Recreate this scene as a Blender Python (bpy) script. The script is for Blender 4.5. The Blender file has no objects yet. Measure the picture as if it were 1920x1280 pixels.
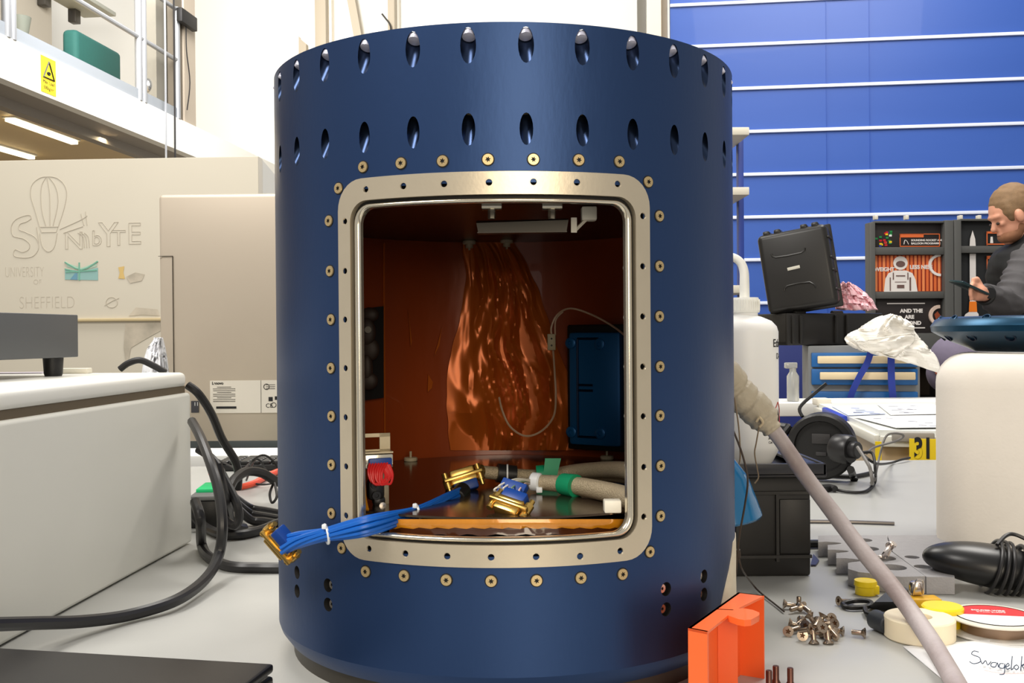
import bpy, bmesh, math, random
from math import sin, cos, pi, radians, atan2, sqrt
from mathutils import Vector as V, Matrix, noise, Euler
from mathutils.geometry import delaunay_2d_cdt
random.seed(7)
S = bpy.context.scene
COL = S.collection
# ---------------------------------------------------------------- camera (solved from the photograph)
TT = 0.90                       # table top height
ZC = TT + 0.238                 # camera height = local zero of the rocket module
R = 0.178                       # outer radius of the module
CAM = V((0, -4.520256 * R, ZC)); FPX = 1890.127
_p, _r, _w = radians(-0.40189618), radians(-0.4651058), radians(0.37355561)
FW = V((sin(_w) * cos(_p), cos(_w) * cos(_p), sin(_p)))
RT = FW.cross(V((0, 0, 1))).normalized(); UP = RT.cross(FW)
RT, UP = cos(_r) * RT + sin(_r) * UP, -sin(_r) * RT + cos(_r) * UP
cd = bpy.data.cameras.new('camera'); cam = bpy.data.objects.new('camera', cd); COL.objects.link(cam)
cd.sensor_width = 36; cd.lens = FPX * 36 / 1920; cd.clip_start = 0.02; cd.clip_end = 200
M3 = Matrix((RT, UP, -FW)).transposed()
cam.matrix_world = Matrix.Translation(CAM) @ M3.to_4x4()
S.camera = cam
S.view_settings.view_transform = 'Standard'; S.view_settings.look = 'None'
S.view_settings.gamma = 1; S.view_settings.exposure = 0.0
# ---------------------------------------------------------------- world, hall lamps and an added front fill
wd = bpy.data.worlds.new('hall_air'); S.world = wd; wd.use_nodes = True
bg = wd.node_tree.nodes['Background']; bg.inputs[0].default_value = (1.0, 0.97, 0.92, 1); bg.inputs[1].default_value = 0.42
def area(loc, target, size, power, col=(1, .96, .9), sy=None):
    l = bpy.data.lights.new('area_lamp', 'AREA'); l.energy = power; l.color = col
    l.shape = 'RECTANGLE'; l.size = size; l.size_y = sy or size
    o = bpy.data.objects.new('area_lamp', l); COL.objects.link(o); o.location = loc
    o.rotation_euler = (V(target) - V(loc)).to_track_quat('-Z', 'Y').to_euler(); return o
area((-2.2, -1.6, 4.6), (-0.2, 0.2, 1.0), 1.6, 175)
area((1.6, 1.8, 4.8), (0.6, 0.8, 0.9), 1.6, 120)
area((-1.2, 2.6, 4.8), (-1.2, 2.4, 0.9), 1.6, 100)
area((2.5, 4.5, 5.2), (2.3, 8.0, 2.0), 2.4, 170)
area((-2.5, 6.5, 5.2), (-2.4, 11.5, 3.2), 2.4, 560, (1, .98, .95))
area((0.5, -3.2, 1.9), (0, 0, 1.05), 1.5, 44, (1, .86, .66))  # added warm fill behind the camera, brightens the inside of the module

def ray(px, py): return FW + (px - 960) / FPX * RT - (py - 640) / FPX * UP
def at(px, py, d): return CAM + ray(px, py) * d
def on(px, py, h=0.0):
    d = ray(px, py); return CAM + d * ((TT + h - ZC) / d.z)
def cyl(px, py, rad=R, back=False):
    d = ray(px, py); a = d.x * d.x + d.y * d.y; b = 2 * (CAM.x * d.x + CAM.y * d.y); c = CAM.x ** 2 + CAM.y ** 2 - rad * rad
    q = sqrt(max(b * b - 4 * a * c, 0)); t = (-b + q if back else -b - q) / 2 / a
    return CAM + d * t
def cp(a, z, r=R): return V((r * sin(a), -r * cos(a), ZC + z))
BY = radians(7.0)               # the building's axes are turned a little against the camera
BU = V((cos(BY), -sin(BY), 0)); BV = V((sin(BY), cos(BY), 0))
def bw(u, v, z): return V((CAM.x, CAM.y, 0)) + BU * u + BV * v + V((0, 0, z))
def uv_of(P): q = V((P.x - CAM.x, P.y - CAM.y, 0)); return q.dot(BU), q.dot(BV)
def on_v(px, py, v):            # point of the picture ray on a wall plane at v
    d = ray(px, py); return CAM + d * (v / d.dot(BV))
def on_u(px, py, u):
    d = ray(px, py); return CAM + d * (u / d.dot(BU))

# ---------------------------------------------------------------- materials
MATS = {}
def mat(name, col, rough=.5, metal=0., noise_amt=0., scale=30., bump=0., bscale=None, trans=0., alpha=1., coat=0., spec=.5, emit=None, ior=1.45, aniso=(1, 1, 1), sss=0., col2=None):
    if name in MATS: return MATS[name]
    m = bpy.data.materials.new(name); m.use_nodes = True; nt = m.node_tree; b = nt.nodes['Principled BSDF']
    c = (*[(x / 255 / 12.92 if x / 255 <= .04045 else ((x / 255 + .055) / 1.055) ** 2.4) for x in col], 1)
    b.inputs['Base Color'].default_value = c; b.inputs['Roughness'].default_value = rough; b.inputs['Metallic'].default_value = metal
    b.inputs['Transmission Weight'].default_value = trans; b.inputs['Alpha'].default_value = alpha; b.inputs['Coat Weight'].default_value = coat
    b.inputs['Specular IOR Level'].default_value = spec; b.inputs['IOR'].default_value = ior
    if sss: b.inputs['Subsurface Weight'].default_value = sss; b.inputs['Subsurface Radius'].default_value = (.01, .008, .006); b.inputs['Subsurface Scale'].default_value = 1
    if emit: b.inputs['Emission Color'].default_value = c; b.inputs['Emission Strength'].default_value = emit
    if noise_amt or bump or col2:
        tc = nt.nodes.new('ShaderNodeTexCoord'); mp = nt.nodes.new('ShaderNodeMapping'); mp.inputs['Scale'].default_value = aniso
        nt.links.new(tc.outputs['Object'], mp.inputs[0])
        n = nt.nodes.new('ShaderNodeTexNoise'); n.inputs['Scale'].default_value = scale; n.inputs['Detail'].default_value = 6
        nt.links.new(mp.outputs[0], n.inputs['Vector'])
        if noise_amt or col2:
            r = nt.nodes.new('ShaderNodeMix'); r.data_type = 'RGBA'
            nt.links.new(n.outputs[0], r.inputs[0])
            if col2:
                d = (*[((x / 255 + .055) / 1.055) ** 2.4 for x in col2], 1)
                rp = nt.nodes.new('ShaderNodeMapRange'); rp.inputs[1].default_value = .4; rp.inputs[2].default_value = .62
                nt.links.new(n.outputs[0], rp.inputs[0]); nt.links.new(rp.outputs[0], r.inputs[0])
                r.inputs[6].default_value = c; r.inputs[7].default_value = d
            else:
                r.inputs[6].default_value = (*[x * (1 - noise_amt) for x in c[:3]], 1); r.inputs[7].default_value = (*[min(1, x * (1 + noise_amt)) for x in c[:3]], 1)
            nt.links.new(r.outputs[2], b.inputs['Base Color'])
        if bump:
            n2 = n
            if bscale:
                n2 = nt.nodes.new('ShaderNodeTexNoise'); n2.inputs['Scale'].default_value = bscale; nt.links.new(mp.outputs[0], n2.inputs['Vector'])
            bp = nt.nodes.new('ShaderNodeBump'); bp.inputs['Strength'].default_value = bump; bp.inputs['Distance'].default_value = .002
            nt.links.new(n2.outputs[0], bp.inputs['Height']); nt.links.new(bp.outputs[0], b.inputs['Normal'])
    MATS[name] = m; return m
ANO = mat('blue_anodised', (40, 66, 110), .42, .78, .10, 9, .04, 300, aniso=(1, 1, .35), coat=0.18)
ANO.node_tree.nodes['Principled BSDF'].inputs['Coat Roughness'].default_value = .38
ANO2 = mat('blue_anodised_lid', (16, 92, 150), .38, .35)
NAVYIN = mat('drilled_blue', (44, 58, 86), .3, .9)
STEEL = mat('machined_aluminium', (212, 200, 178), .34, .75, .05, 60, .03, 400)
BEAD = mat('polished_bead', (222, 214, 196), .18, .9)
SCREWG = mat('passivated_steel', (206, 182, 136), .34, .75, .12, 500)
SCREWS = mat('bright_steel', (196, 188, 178), .24, .95)
GOLD = mat('gold_plating', (214, 176, 98), .25, .9, .15, 300)
DARK = mat('dark_recess', (14, 12, 12), .6)
BLACK = mat('black_plastic', (22, 21, 21), .42, 0, .1, 200, .1, 600)
BLACKS = mat('black_satin', (26, 26, 27), .32)
RUB = mat('black_cable_rubber', (34, 33, 34), .36)
KAP = mat('amber_film_lining', (138, 58, 20), .3, .1, .25, 14, .35, 45, aniso=(1, 1, .35), coat=.5)
KAPF = mat('amber_film_loose', (186, 92, 28), .3, .3, .2, 20, .05, 40, trans=.1, coat=.08, spec=.35)
KAPT = mat('amber_tape', (200, 128, 22), .2, .1, .25, 60, .15, 120, coat=1.)
DECK = mat('brown_deck_plate', (92, 78, 66), .16, .85, .1, 20)
DGREY = mat('dark_grey_metal', (70, 66, 60), .4, .5)
WPL = mat('white_plastic', (226, 220, 205), .4)
WHITE = mat('white_paint', (233, 231, 222), .4)
PAPER = mat('paper', (240, 240, 238), .7, 0, .03, 40)
INK = mat('ink', (20, 20, 24), .6)
GREYT = mat('table_laminate', (172, 172, 168), .38, 0, .06, 14, .03, 500)
BLUEW = mat('blue_wire', (20, 96, 190), .35)
REDW = mat('red_wire', (220, 44, 44), .4)
GREEN = mat('green_tape', (20, 150, 104), .45)
CONB = mat('connector_blue', (18, 62, 140), .4)
SLEEVE = mat('braided_sleeve', (186, 170, 142), .45, .35, .3, 900, .5, 1200)

# ---------------------------------------------------------------- mesh tools
class MB:
    def __init__(s, M=None): s.bm = bmesh.new(); s.mi = 0; s.M = M
    def _v(s, p, M=None):
        p = V(p)
        if M is not None: p = M @ p
        return s.bm.verts.new(p)
    def face(s, vs):
        try: f = s.bm.faces.new(vs); f.material_index = s.mi; return f
        except ValueError: return None
    def poly(s, pts, M=None): return s.face([s._v(p, M) for p in pts])
    def box(s, c, d, M=None, bev=0, seg=2):
        t = bmesh.new(); bmesh.ops.create_cube(t, size=1)
        for v in t.verts: v.co = V((v.co.x * d[0], v.co.y * d[1], v.co.z * d[2]))
        if bev: bmesh.ops.bevel(t, geom=list(t.edges), offset=bev, segments=seg, profile=.5, affect='EDGES')
        mp = {}
        for v in t.verts: mp[v] = s._v(v.co + V(c), M)
        for f in t.faces: s.face([mp[v] for v in f.verts])
        t.free(); return s
    def obox(s, a, b, w, h, up=(0, 0, 1), bev=0):   # box along the line a-b
        a, b = V(a), V(b); x = (b - a); L = x.length; x.normalize(); z = V(up); y = z.cross(x).normalized(); z = x.cross(y)
        M = Matrix((x, y, z)).transposed().to_4x4(); M.translation = (a + b) / 2
        return s.box((0, 0, 0), (L, w, h), M, bev)
    def hexa(s, q, r):                              # eight corners: quad q (bottom), quad r (top)
        vs = [s._v(p) for p in list(q) + list(r)]
        for f in ((3, 2, 1, 0), (4, 5, 6, 7), (0, 1, 5, 4), (1, 2, 6, 5), (2, 3, 7, 6), (3, 0, 4, 7)): s.face([vs[i] for i in f])
        return s
    def slab(s, q, n):                              # quad q thickened by vector n
        return s.hexa([V(p) for p in q], [V(p) + V(n) for p in q])
    def lathe(s, prof, M=None, n=32, cap0=True, cap1=True, a0=0, a1=2 * pi):
        rings = []; full = abs(a1 - a0 - 2 * pi) < 1e-6; m = n if full else n + 1
        for r, z in prof: rings.append([s._v((r * cos(a0 + (a1 - a0) * i / n), r * sin(a0 + (a1 - a0) * i / n), z), M) for i in range(m)])
        for A, B in zip(rings, rings[1:]):
            for i in range(n):
                j = (i + 1) % m; s.face([A[i], A[j], B[j], B[i]])
        if cap0 and full and prof[0][0] > 1e-6: s.face(rings[0][::-1])
        if cap1 and full and prof[-1][0] > 1e-6: s.face(rings[-1])
        return s
    def cyl(s, a, b, r, n=20, r2=None, bev=0):
        a, b = V(a), V(b); L = (b - a).length; M = (b - a).to_track_quat('Z', 'Y').to_matrix().to_4x4(); M.translation = a
        r2 = r if r2 is None else r2
        pr = [(r, 0), (r2, L)] if not bev else [(r - bev, 0), (r, bev), (r2, L - bev), (r2 - bev, L)]
        return s.lathe(pr, M, n)
    def tube(s, pts, r, n=8, sub=6, closed=False, flat=1.0, rad=None):
        P = smooth(pts, sub, closed); m = len(P); rings = []; up = V((0, 0, 1)); prev = None
        for i in range(m):
            t = (P[(i + 1) % m] - P[i - 1]) if closed else (P[min(i + 1, m - 1)] - P[max(i - 1, 0)])
            if t.length < 1e-9: t = V((0, 0, 1))
            t.normalize()
            if prev is None: x = t.orthogonal().normalized()
            else: x = (prev - t * prev.dot(t)); x = x.normalized() if x.length > 1e-6 else t.orthogonal().normalized()
            prev = x; y = t.cross(x); rr = rad(i / (m - 1)) if rad else r
            rings.append([s._v(P[i] + x * rr * cos(2 * pi * k / n) + y * rr * flat * sin(2 * pi * k / n)) for k in range(n)])
        for i in range(m if closed else m - 1):
            A, B = rings[i], rings[(i + 1) % m]
            for k in range(n): s.face([A[k], A[(k + 1) % n], B[(k + 1) % n], B[k]])
        if not closed: s.face(rings[0][::-1]); s.face(rings[-1])
        return s
    def strip(s, pts, w, th, nrm, sub=5):           # flat ribbon along points; nrm = face normal
        P = smooth(pts, sub); rings = []; N = V(nrm).normalized()
        for i in range(len(P)):
            t = (P[min(i + 1, len(P) - 1)] - P[max(i - 1, 0)]).normalized(); x = t.cross(N).normalized(); y = x.cross(t)
            rings.append([s._v(P[i] + x * w / 2 * a + y * th / 2 * b) for a, b in ((-1, -1), (1, -1), (1, 1), (-1, 1))])
        for A, B in zip(rings, rings[1:]):
            for k in range(4): s.face([A[k], A[(k + 1) % 4], B[(k + 1) % 4], B[k]])
        s.face(rings[0][::-1]); s.face(rings[-1]); return s
    def prism(s, poly, z0, z1, M=None):
        A = [s._v((x, y, z0), M) for x, y in poly]; B = [s._v((x, y, z1), M) for x, y in poly]
        s.face(A[::-1]); s.face(B)
        for i in range(len(A)): j = (i + 1) % len(A); s.face([A[i], A[j], B[j], B[i]])
        return s
    def blob(s, c, r, M=None, u=20, v=12, fn=None):
        t = bmesh.new(); bmesh.ops.create_uvsphere(t, u_segments=u, v_segments=v, radius=1); mp = {}
        for w in t.verts:
            p = w.co.copy()
            if fn: p = fn(p)
            mp[w] = s._v(V((p.x * r[0], p.y * r[1], p.z * r[2])) + V(c), M)
        for f in t.faces: s.face([mp[w] for w in f.verts])
        t.free(); return s
    def text(s, body, size, M, ext=0.0005, align='LEFT', outline=0, sx=1.0, shear=0.0, fn=None, off=0.0):
        cu = bpy.data.curves.new('t', 'FONT'); cu.body = body; cu.size = size; cu.align_x = align; cu.shear = shear; cu.offset = off
        if outline: cu.fill_mode = 'NONE'; cu.bevel_depth = outline; cu.bevel_resolution = 0
        else: cu.extrude = ext
        o = bpy.data.objects.new('t', cu); COL.objects.link(o); bpy.context.view_layer.update()
        ev = o.evaluated_get(bpy.context.evaluated_depsgraph_get()); me = ev.to_mesh(); vs = []
        for v in me.vertices:
            p = V((v.co.x * sx, v.co.y, v.co.z)); vs.append(s._v(fn(p) if fn else M @ p))
        for f in me.polygons: s.face([vs[i] for i in f.vertices])
        ev.to_mesh_clear(); bpy.data.objects.remove(o); bpy.data.curves.remove(cu); return s
    def mesh(s, name, mats, smooth_ang=35):
        me = bpy.data.meshes.new(name)
        bmesh.ops.recalc_face_normals(s.bm, faces=s.bm.faces) if s.bm.faces else None
        s.bm.to_mesh(me); s.bm.free()
        for m in (mats if isinstance(mats, (list, tuple)) else [mats]): me.materials.append(m)
        if smooth_ang: me.shade_smooth(); me.set_sharp_from_angle(angle=radians(smooth_ang))
        return me
    def build(s, name, mats, parent=None, local=False, label=None, smooth_ang=35):
        o = bpy.data.objects.new(name, s.mesh(name, mats, smooth_ang)); COL.objects.link(o)
        if parent:
            o.parent = parent
            if not local:
                bpy.context.view_layer.update(); o.matrix_parent_inverse = full_matrix(parent).inverted()
        if label: o['label'] = label
        return o
def full_matrix(o):
    return o.matrix_world.copy()
def smooth(pts, sub, closed=False):
    pts = [V(p) for p in pts]; n = len(pts)
    if sub <= 1 or n < 3: return pts
    out = []
    for i in range(n if closed else n - 1):
        p0 = pts[i - 1] if (closed or i) else pts[0]; p1 = pts[i]; p2 = pts[(i + 1) % n]; p3 = pts[(i + 2) % n] if (closed or i + 2 < n) else pts[-1]
        for k in range(sub):
            t = k / sub; out.append(.5 * ((2 * p1) + (p2 - p0) * t + (2 * p0 - 5 * p1 + 4 * p2 - p3) * t * t + (3 * p1 - p0 - 3 * p2 + p3) * t ** 3))
    if not closed: out.append(pts[-1])
    return out
def thing(name, label, cat, loc=(0, 0, 0), group=None, M=None):
    o = bpy.data.objects.new(name, None); COL.objects.link(o); o.empty_display_size = .02
    if M is not None: o.matrix_world = M
    else: o.location = loc
    o['label'] = label; o['category'] = cat
    if group: o['group'] = group
    bpy.context.view_layer.update(); return o
def tag(o, label, cat, group=None):
    o['label'] = label; o['category'] = cat
    if group: o['group'] = group
    return o
def struct(o): o['kind'] = 'structure'; return o
def stuff(o): o['kind'] = 'stuff'; return o
def frame(o, x, z=None, y=None):            # matrix from origin and axes
    x = V(x).normalized()
    if z is not None: z = V(z).normalized(); y = z.cross(x).normalized(); z = x.cross(y)
    else: y = V(y); y = (y - x * y.dot(x)).normalized(); z = x.cross(y)
    M = Matrix((x, y, z)).transposed().to_4x4(); M.translation = V(o); return M
def facing(px, py, d, yaw=0):               # x right, y up, z to the viewer; upright
    a = radians(yaw); n = V((sin(a), -cos(a), 0)); return frame(at(px, py, d), V((cos(a), sin(a), 0)), y=(0, 0, 1))
def sc(d): return d / FPX
def rrect(a0, a1, z0, z1, ra, rz=None, n=8, m=24):   # rounded rectangle loop, m points on every straight side
    rz = rz or ra; L = []
    cs = [(a1 - ra, z1 - rz, 0), (a0 + ra, z1 - rz, pi / 2), (a0 + ra, z0 + rz, pi), (a1 - ra, z0 + rz, 1.5 * pi)]
    for i, (cx, cz, t0) in enumerate(cs):
        arc = [(cx + ra * cos(t0 + pi / 2 * k / n), cz + rz * sin(t0 + pi / 2 * k / n)) for k in range(n + 1)]
        L += arc; nx = cs[(i + 1) % 4]; q = (nx[0] + ra * cos(nx[2]), nx[1] + rz * sin(nx[2])); p = arc[-1]
        L += [(p[0] + (q[0] - p[0]) * k / m, p[1] + (q[1] - p[1]) * k / m) for k in range(1, m)]
    return L
def ell(cx, cy, rx, ry, n=16): return [(cx + rx * cos(2 * pi * k / n), cy + ry * sin(2 * pi * k / n)) for k in range(n)]
def inside(p, L, bb):
    if not (bb[0] <= p[0] <= bb[1] and bb[2] <= p[1] <= bb[3]): return False
    c = False; j = len(L) - 1
    for i in range(len(L)):
        if (L[i][1] > p[1]) != (L[j][1] > p[1]) and p[0] < (L[j][0] - L[i][0]) * (p[1] - L[i][1]) / (L[j][1] - L[i][1]) + L[i][0]: c = not c
        j = i
    return c
def bbox(L, e=0): xs = [p[0] for p in L]; ys = [p[1] for p in L]; return (min(xs) - e, max(xs) + e, min(ys) - e, max(ys) + e)
def sheet(outer, holes, step):              # 2D triangulation with holes -> points, triangles
    pts = []; edges = []
    def loop(L):
        b = len(pts); pts.extend(V(p) for p in L); edges.extend((b + i, b + (i + 1) % len(L)) for i in range(len(L)))
    loop(outer); HB = [(h, bbox(h)) for h in holes]; OB = bbox(outer)
    for h in holes: loop(h)
    HB2 = [bbox(h, step * .3) for h in holes]
    x = OB[0] + step
    while x < OB[1] - step * .4:
        y = OB[2] + step
        while y < OB[3] - step * .4:
            if inside((x, y), outer, OB) and not any(b[0] < x < b[1] and b[2] < y < b[3] and (len(h) < 60 or inside((x, y), h, hb)) for (h, hb), b in zip(HB, HB2)): pts.append(V((x, y)))
            y += step
        x += step
    r = delaunay_2d_cdt(pts, edges, [], 0, 1e-7); tris = []
    for f in r[2]:
        c = sum((r[0][i] for i in f), V((0, 0))) / len(f)
        if inside(c, outer, OB) and not any(inside(c, h, hb) for h, hb in HB): tris.append(f)
    return r[0], tris
def loopwall(mb, L0, L1):
    A = [mb._v(p) for p in L0]; B = [mb._v(p) for p in L1]
    for i in range(len(A)): j = (i + 1) % len(A); mb.face([A[i], A[j], B[j], B[i]])
    return B
# ================================================================ setting
tb = MB(); p = on(1700, 862); YB = p.y
tb.box((0.1, (YB - 0.62) / 2, TT - .02), (4.2, YB + 0.62, .04), bev=.003)
table = thing('table', 'grey laminate workshop table under the blue cylinder and all the equipment', 'table', (0.1, .25, 0))
tb.build('tabletop', GREYT, table)
for sx in (-1.9, 2.1):
    for sy in (-.55, YB - .08):
        MB().box((sx, sy, (TT - .04) / 2), (.06, .06, TT - .04), bev=.004).build('leg', DGREY, table)

# ================================================================ rocket module
mod = thing('rocket_module', 'big dark blue anodised metal cylinder with a framed window opening, standing on the table', 'rocket module', (0, 0, TT))
ZT = .1939; ZBV = -.214
winS = rrect(-.630 * R, .527 * R, -.1385, .0945, .0165)
slA = [(-.0204 + .1009 + n * 2 * pi / 31) for n in range(-15, 16)]
slB = [(-.0215 + .1009 + n * 2 * pi / 31) for n in range(-15, 16)]
def wrap(a): return (a + pi) % (2 * pi) - pi
holes = [winS]; slots = []
for a in slA: slots.append((wrap(a), .1798, .0050, .0113, 1))
for a in slB: slots.append((wrap(a), .1277, .0043, .0101, 0))
for a, z, rx, rz, k in slots: holes.append(ell(a * R, z, rx, rz, 20))
pits = [(-.971, -.1650), (-.972, -.1781), (-.739, -.1665), (-.7395, -.1794), (.6255, -.1680), (.625, -.1813), (.858, -.1666), (.857, -.1790)]
for a, z in pits: holes.append(ell(a * R, z, .0046, .0046, 20))
rect = [(-pi * R, ZBV)] + [(-pi * R + 2 * pi * R * k / 180, ZBV) for k in range(1, 180)] + [(pi * R, ZBV), (pi * R, ZT)] + [(pi * R - 2 * pi * R * k / 180, ZT) for k in range(1, 180)] + [(-pi * R, ZT)]
pts, tris = sheet(rect, holes, .0075)
mb = MB(); vs = [mb._v(cp(q[0] / R, q[1])) for q in pts]
for f in tris: mb.face([vs[i] for i in f])
NS = len(vs)
mb.mi = 0
# bottom chamfer, lower lip, top face, inside of the upper ring
mb.lathe([(R, ZBV), (.1765, -.2185), (.171, -.226), (.160, -.226)], Matrix.Translation((0, 0, ZC)), 180, False, False)
ring_holes = []
for a, z, rx, rz, k in slots:
    if k: rr = R - (ZT - z) / .9 * .44; ring_holes.append([(rr * sin(a) + .0050 * cos(t) * cos(a) - .0054 * sin(t) * sin(a), -rr * cos(a) + .0050 * cos(t) * sin(a) + .0054 * sin(t) * cos(a)) for t in [2 * pi * q / 14 for q in range(14)]])
circ = lambda r, n=180: [(r * cos(2 * pi * k / n), r * sin(2 * pi * k / n)) for k in range(n)]
p2, t2 = sheet(circ(R), [circ(.160, 120)] + ring_holes, .02)
w2 = [mb._v((q[0], q[1], ZC + ZT)) for q in p2]
for f in t2: mb.face([w2[i] for i in f])
mb.lathe([(.160, ZT), (.160, .104), (.1700, .098)], Matrix.Translation((0, 0, ZC)), 120, False, False)
# window thickness
loopwall(mb, [cp(s / R, z) for s, z in winS], [V((R * sin(s / R), -sqrt(.170 ** 2 - (R * sin(s / R)) ** 2), ZC + z)) for s, z in winS])
mb.mi = 1
for a, z, rx, rz, k in slots:
    L0 = [cp(s / R, zz) for s, zz in ell(a * R, z, rx, rz, 20)]
    L = .032 if k else .026; dirv = V((-sin(a) * .44, cos(a) * .44, .9)); L1 = []
    for q in L0:
        e = q + dirv * L
        if e.z > ZC + ZT - .0004: e = q + dirv * ((ZC + ZT - .0004 - q.z) / .9)
        L1.append(e)
    B = loopwall(mb, L0, L1)
    if not k: mb.face(B)
for a, z in pits:
    L0 = [cp(s / R, zz) for s, zz in ell(a * R, z, .0046, .0046, 20)]; L1 = [cp(s / R, zz, R - .004) for s, zz in ell(a * R, z, .0042, .0042, 20)]
    mb.mi = 2; mb.face(loopwall(mb, L0, L1))
ANOM = [ANO, NAVYIN, DARK]
shell = mb.build('shell', ANOM, mod, smooth_ang=32)
# base skirt
MB().lathe([(.167, 0), (.167, .018), (.150, .018), (.150, 0), (.167, 0)], Matrix.Translation((0, 0, TT)), 96, False, False).build('base_skirt', DGREY, mod)
# inner liner of amber film: cylinder with the window cut out
RL = .1685
z0, z1 = -.150, .092
winL = rrect(-.700 * RL, .590 * RL, -.1405, .0880, .0165)
rect = [(-pi * RL + 2 * pi * RL * k / 140, z0) for k in range(0, 141)] + [(pi * RL - 2 * pi * RL * k / 140, z1) for k in range(0, 141)]
def liner(rl, name, m):
    pts, tris = sheet(rect, [winL], .009); mb = MB(); vs = [mb._v(cp(q[0] / RL, q[1], rl)) for q in pts]
    for f in tris: mb.face([vs[i] for i in f])
    return mb.build(name, m, mod)
liner(.1698, 'inner_wall', DGREY); liner(RL, 'film_lining', KAP)
# deck plates
zf = -.116; zc_ = .0886
MB().lathe([(.1658, zf - .0015), (.1658, zf)], Matrix.Translation((0, 0, ZC)), 96).build('deck_plate', DECK, mod, label='reflective brown metal floor plate')
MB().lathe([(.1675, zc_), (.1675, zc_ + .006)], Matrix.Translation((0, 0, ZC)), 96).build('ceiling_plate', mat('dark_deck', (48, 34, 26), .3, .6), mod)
MB().lathe([(.160, .112), (.160, .118)], Matrix.Translation((0, 0, ZC)), 64).build('bulkhead', DARK, mod)
# window flange with drilled holes
FO = rrect(-.6575 * R, .5546 * R, -.1451, .1013, .0200, m=30); FI = rrect(-.597 * R, .4915 * R, -.1312, .0871, .0135, m=30)
fh = []
for x, y in zip([687, 757, 833, 917, 1000, 1081, 1157, 693, 761, 839, 921, 1005, 1087, 1162] + [648, 648, 648, 649, 649, 650, 650, 1204, 1204, 1204, 1204, 1205, 1206, 1206],
                [355, 349, 345, 342, 341, 342, 345, 1028, 1037, 1042, 1044, 1043, 1042, 1032] + [415, 508, 599, 690, 782, 874, 966, 405, 499, 593, 687, 780, 875, 968]):
    P = cyl(x, y); fh.append((atan2(P.x, -P.y), P.z - ZC))
R1 = R + .0008
hl = [ell(a * R, z, .0021, .0021, 14) for a, z in fh]
pts, tris = sheet(FO, [FI] + hl, .0050)
mb = MB(); vs = [mb._v(cp(q[0] / R, q[1], R1)) for q in pts]
for f in tris: mb.face([vs[i] for i in f])
FO2 = rrect(-.6575 * R - .0006, .5546 * R + .0006, -.1451 - .0006, .1013 + .0006, .0205, m=30)
loopwall(mb, [cp(s / R, z, R1) for s, z in FO], [cp(s / R, z, R - .001) for s, z in FO2])
loopwall(mb, [cp(s / R, z, R1) for s, z in FI], [cp(s / R, z, R - .004) for s, z in FI])
for a, z in fh:
    mb.mi = 0; mb.lathe([(.0026, .00005), (.0019, -.0012)], frame(cp(a, z, R1), (cos(a), sin(a), 0), y=(0, 0, 1)), 14, False, False)
    mb.mi = 1; mb.lathe([(.0019, -.0012), (.0017, -.006), (0.00001, -.006)], frame(cp(a, z, R1), (cos(a), sin(a), 0), y=(0, 0, 1)), 14, False, False)
mb.build('window_flange', [STEEL, DARK], mod, label='bare machined metal frame with small screw holes')
# dark gasket groove and polished bead
GI = rrect(-.586 * R, .481 * R, -.1297, .0850, .0125, m=30)
mb = MB(); A = [mb._v(cp(s / R, z, R - .0030)) for s, z in FI]; B = [mb._v(cp(s / R, z, R - .0030)) for s, z in GI]
for i in range(len(A)): j = (i + 1) % len(A); mb.face([A[i], A[j], B[j], B[i]])
mb.build('gasket_groove', DARK, mod)
OP = rrect(-.5588 * R, .4545 * R, -.1265, .0821, .0105, m=30)
mb = MB(); prof = []
for k in range(9):
    t = pi * k / 8; wgt = (1 - cos(t)) / 2; rr = R - .0022 + .0024 * sin(t); prof.append((wgt, rr))
loops = []
for wgt, rr in [(0, R - .006)] + prof + [(1, R - .0045)]:
    loops.append([mb._v(cp((GI[i][0] * (1 - wgt) + OP[i][0] * wgt) / R, GI[i][1] * (1 - wgt) + OP[i][1] * wgt, rr)) for i in range(len(OP))])
for A, B in zip(loops, loops[1:]):
    for i in range(len(A)): j = (i + 1) % len(A); mb.face([A[i], A[j], B[j], B[i]])
mb.build('window_bead', BEAD, mod, label='polished metal bead around the opening', smooth_ang=50)
# torx screws
def torx(r=.0036, gold=SCREWG):
    mb = MB(); mb.mi = 2; mb.lathe([(r * 1.16, .0001), (r * 1.16, .0004), (0.0001, .0004)], None, 20, False, False)
    mb.mi = 0; n = 24
    outer = [(r * cos(2 * pi * k / n), r * sin(2 * pi * k / n)) for k in range(n)]
    star = [((r * (.46 if (k % 4 < 2) else .27)) * cos(2 * pi * k / n), (r * (.46 if (k % 4 < 2) else .27)) * sin(2 * pi * k / n)) for k in range(n)]
    z = .0011
    A = [mb._v((x, y, .0003)) for x, y in outer]; B = [mb._v((x * .95, y * .95, z)) for x, y in outer]; Cc = [mb._v((x, y, z)) for x, y in star]
    for i in range(n):
        j = (i + 1) % n; mb.face([A[i], A[j], B[j], B[i]]); mb.face([B[i], B[j], Cc[j], Cc[i]])
    mb.mi = 1; D = [mb._v((x * .9, y * .9, z - .0009)) for x, y in star]
    for i in range(n): j = (i + 1) % n; mb.face([Cc[i], Cc[j], D[j], D[i]])
    mb.face(D)
    return mb.mesh('screw', [gold, DARK, DARK])
TX = torx()
def put(me, name, M, parent):
    o = bpy.data.objects.new(name, me); COL.objects.link(o); o.parent = parent
    o.matrix_parent_inverse = full_matrix(parent).inverted(); o.matrix_basis = M; return o
def surfM(a, z, r, rot=0): return frame(cp(a, z, r), (cos(a), sin(a), 0), y=(0, 0, 1)) @ Matrix.Rotation(rot, 4, 'Z')
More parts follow.
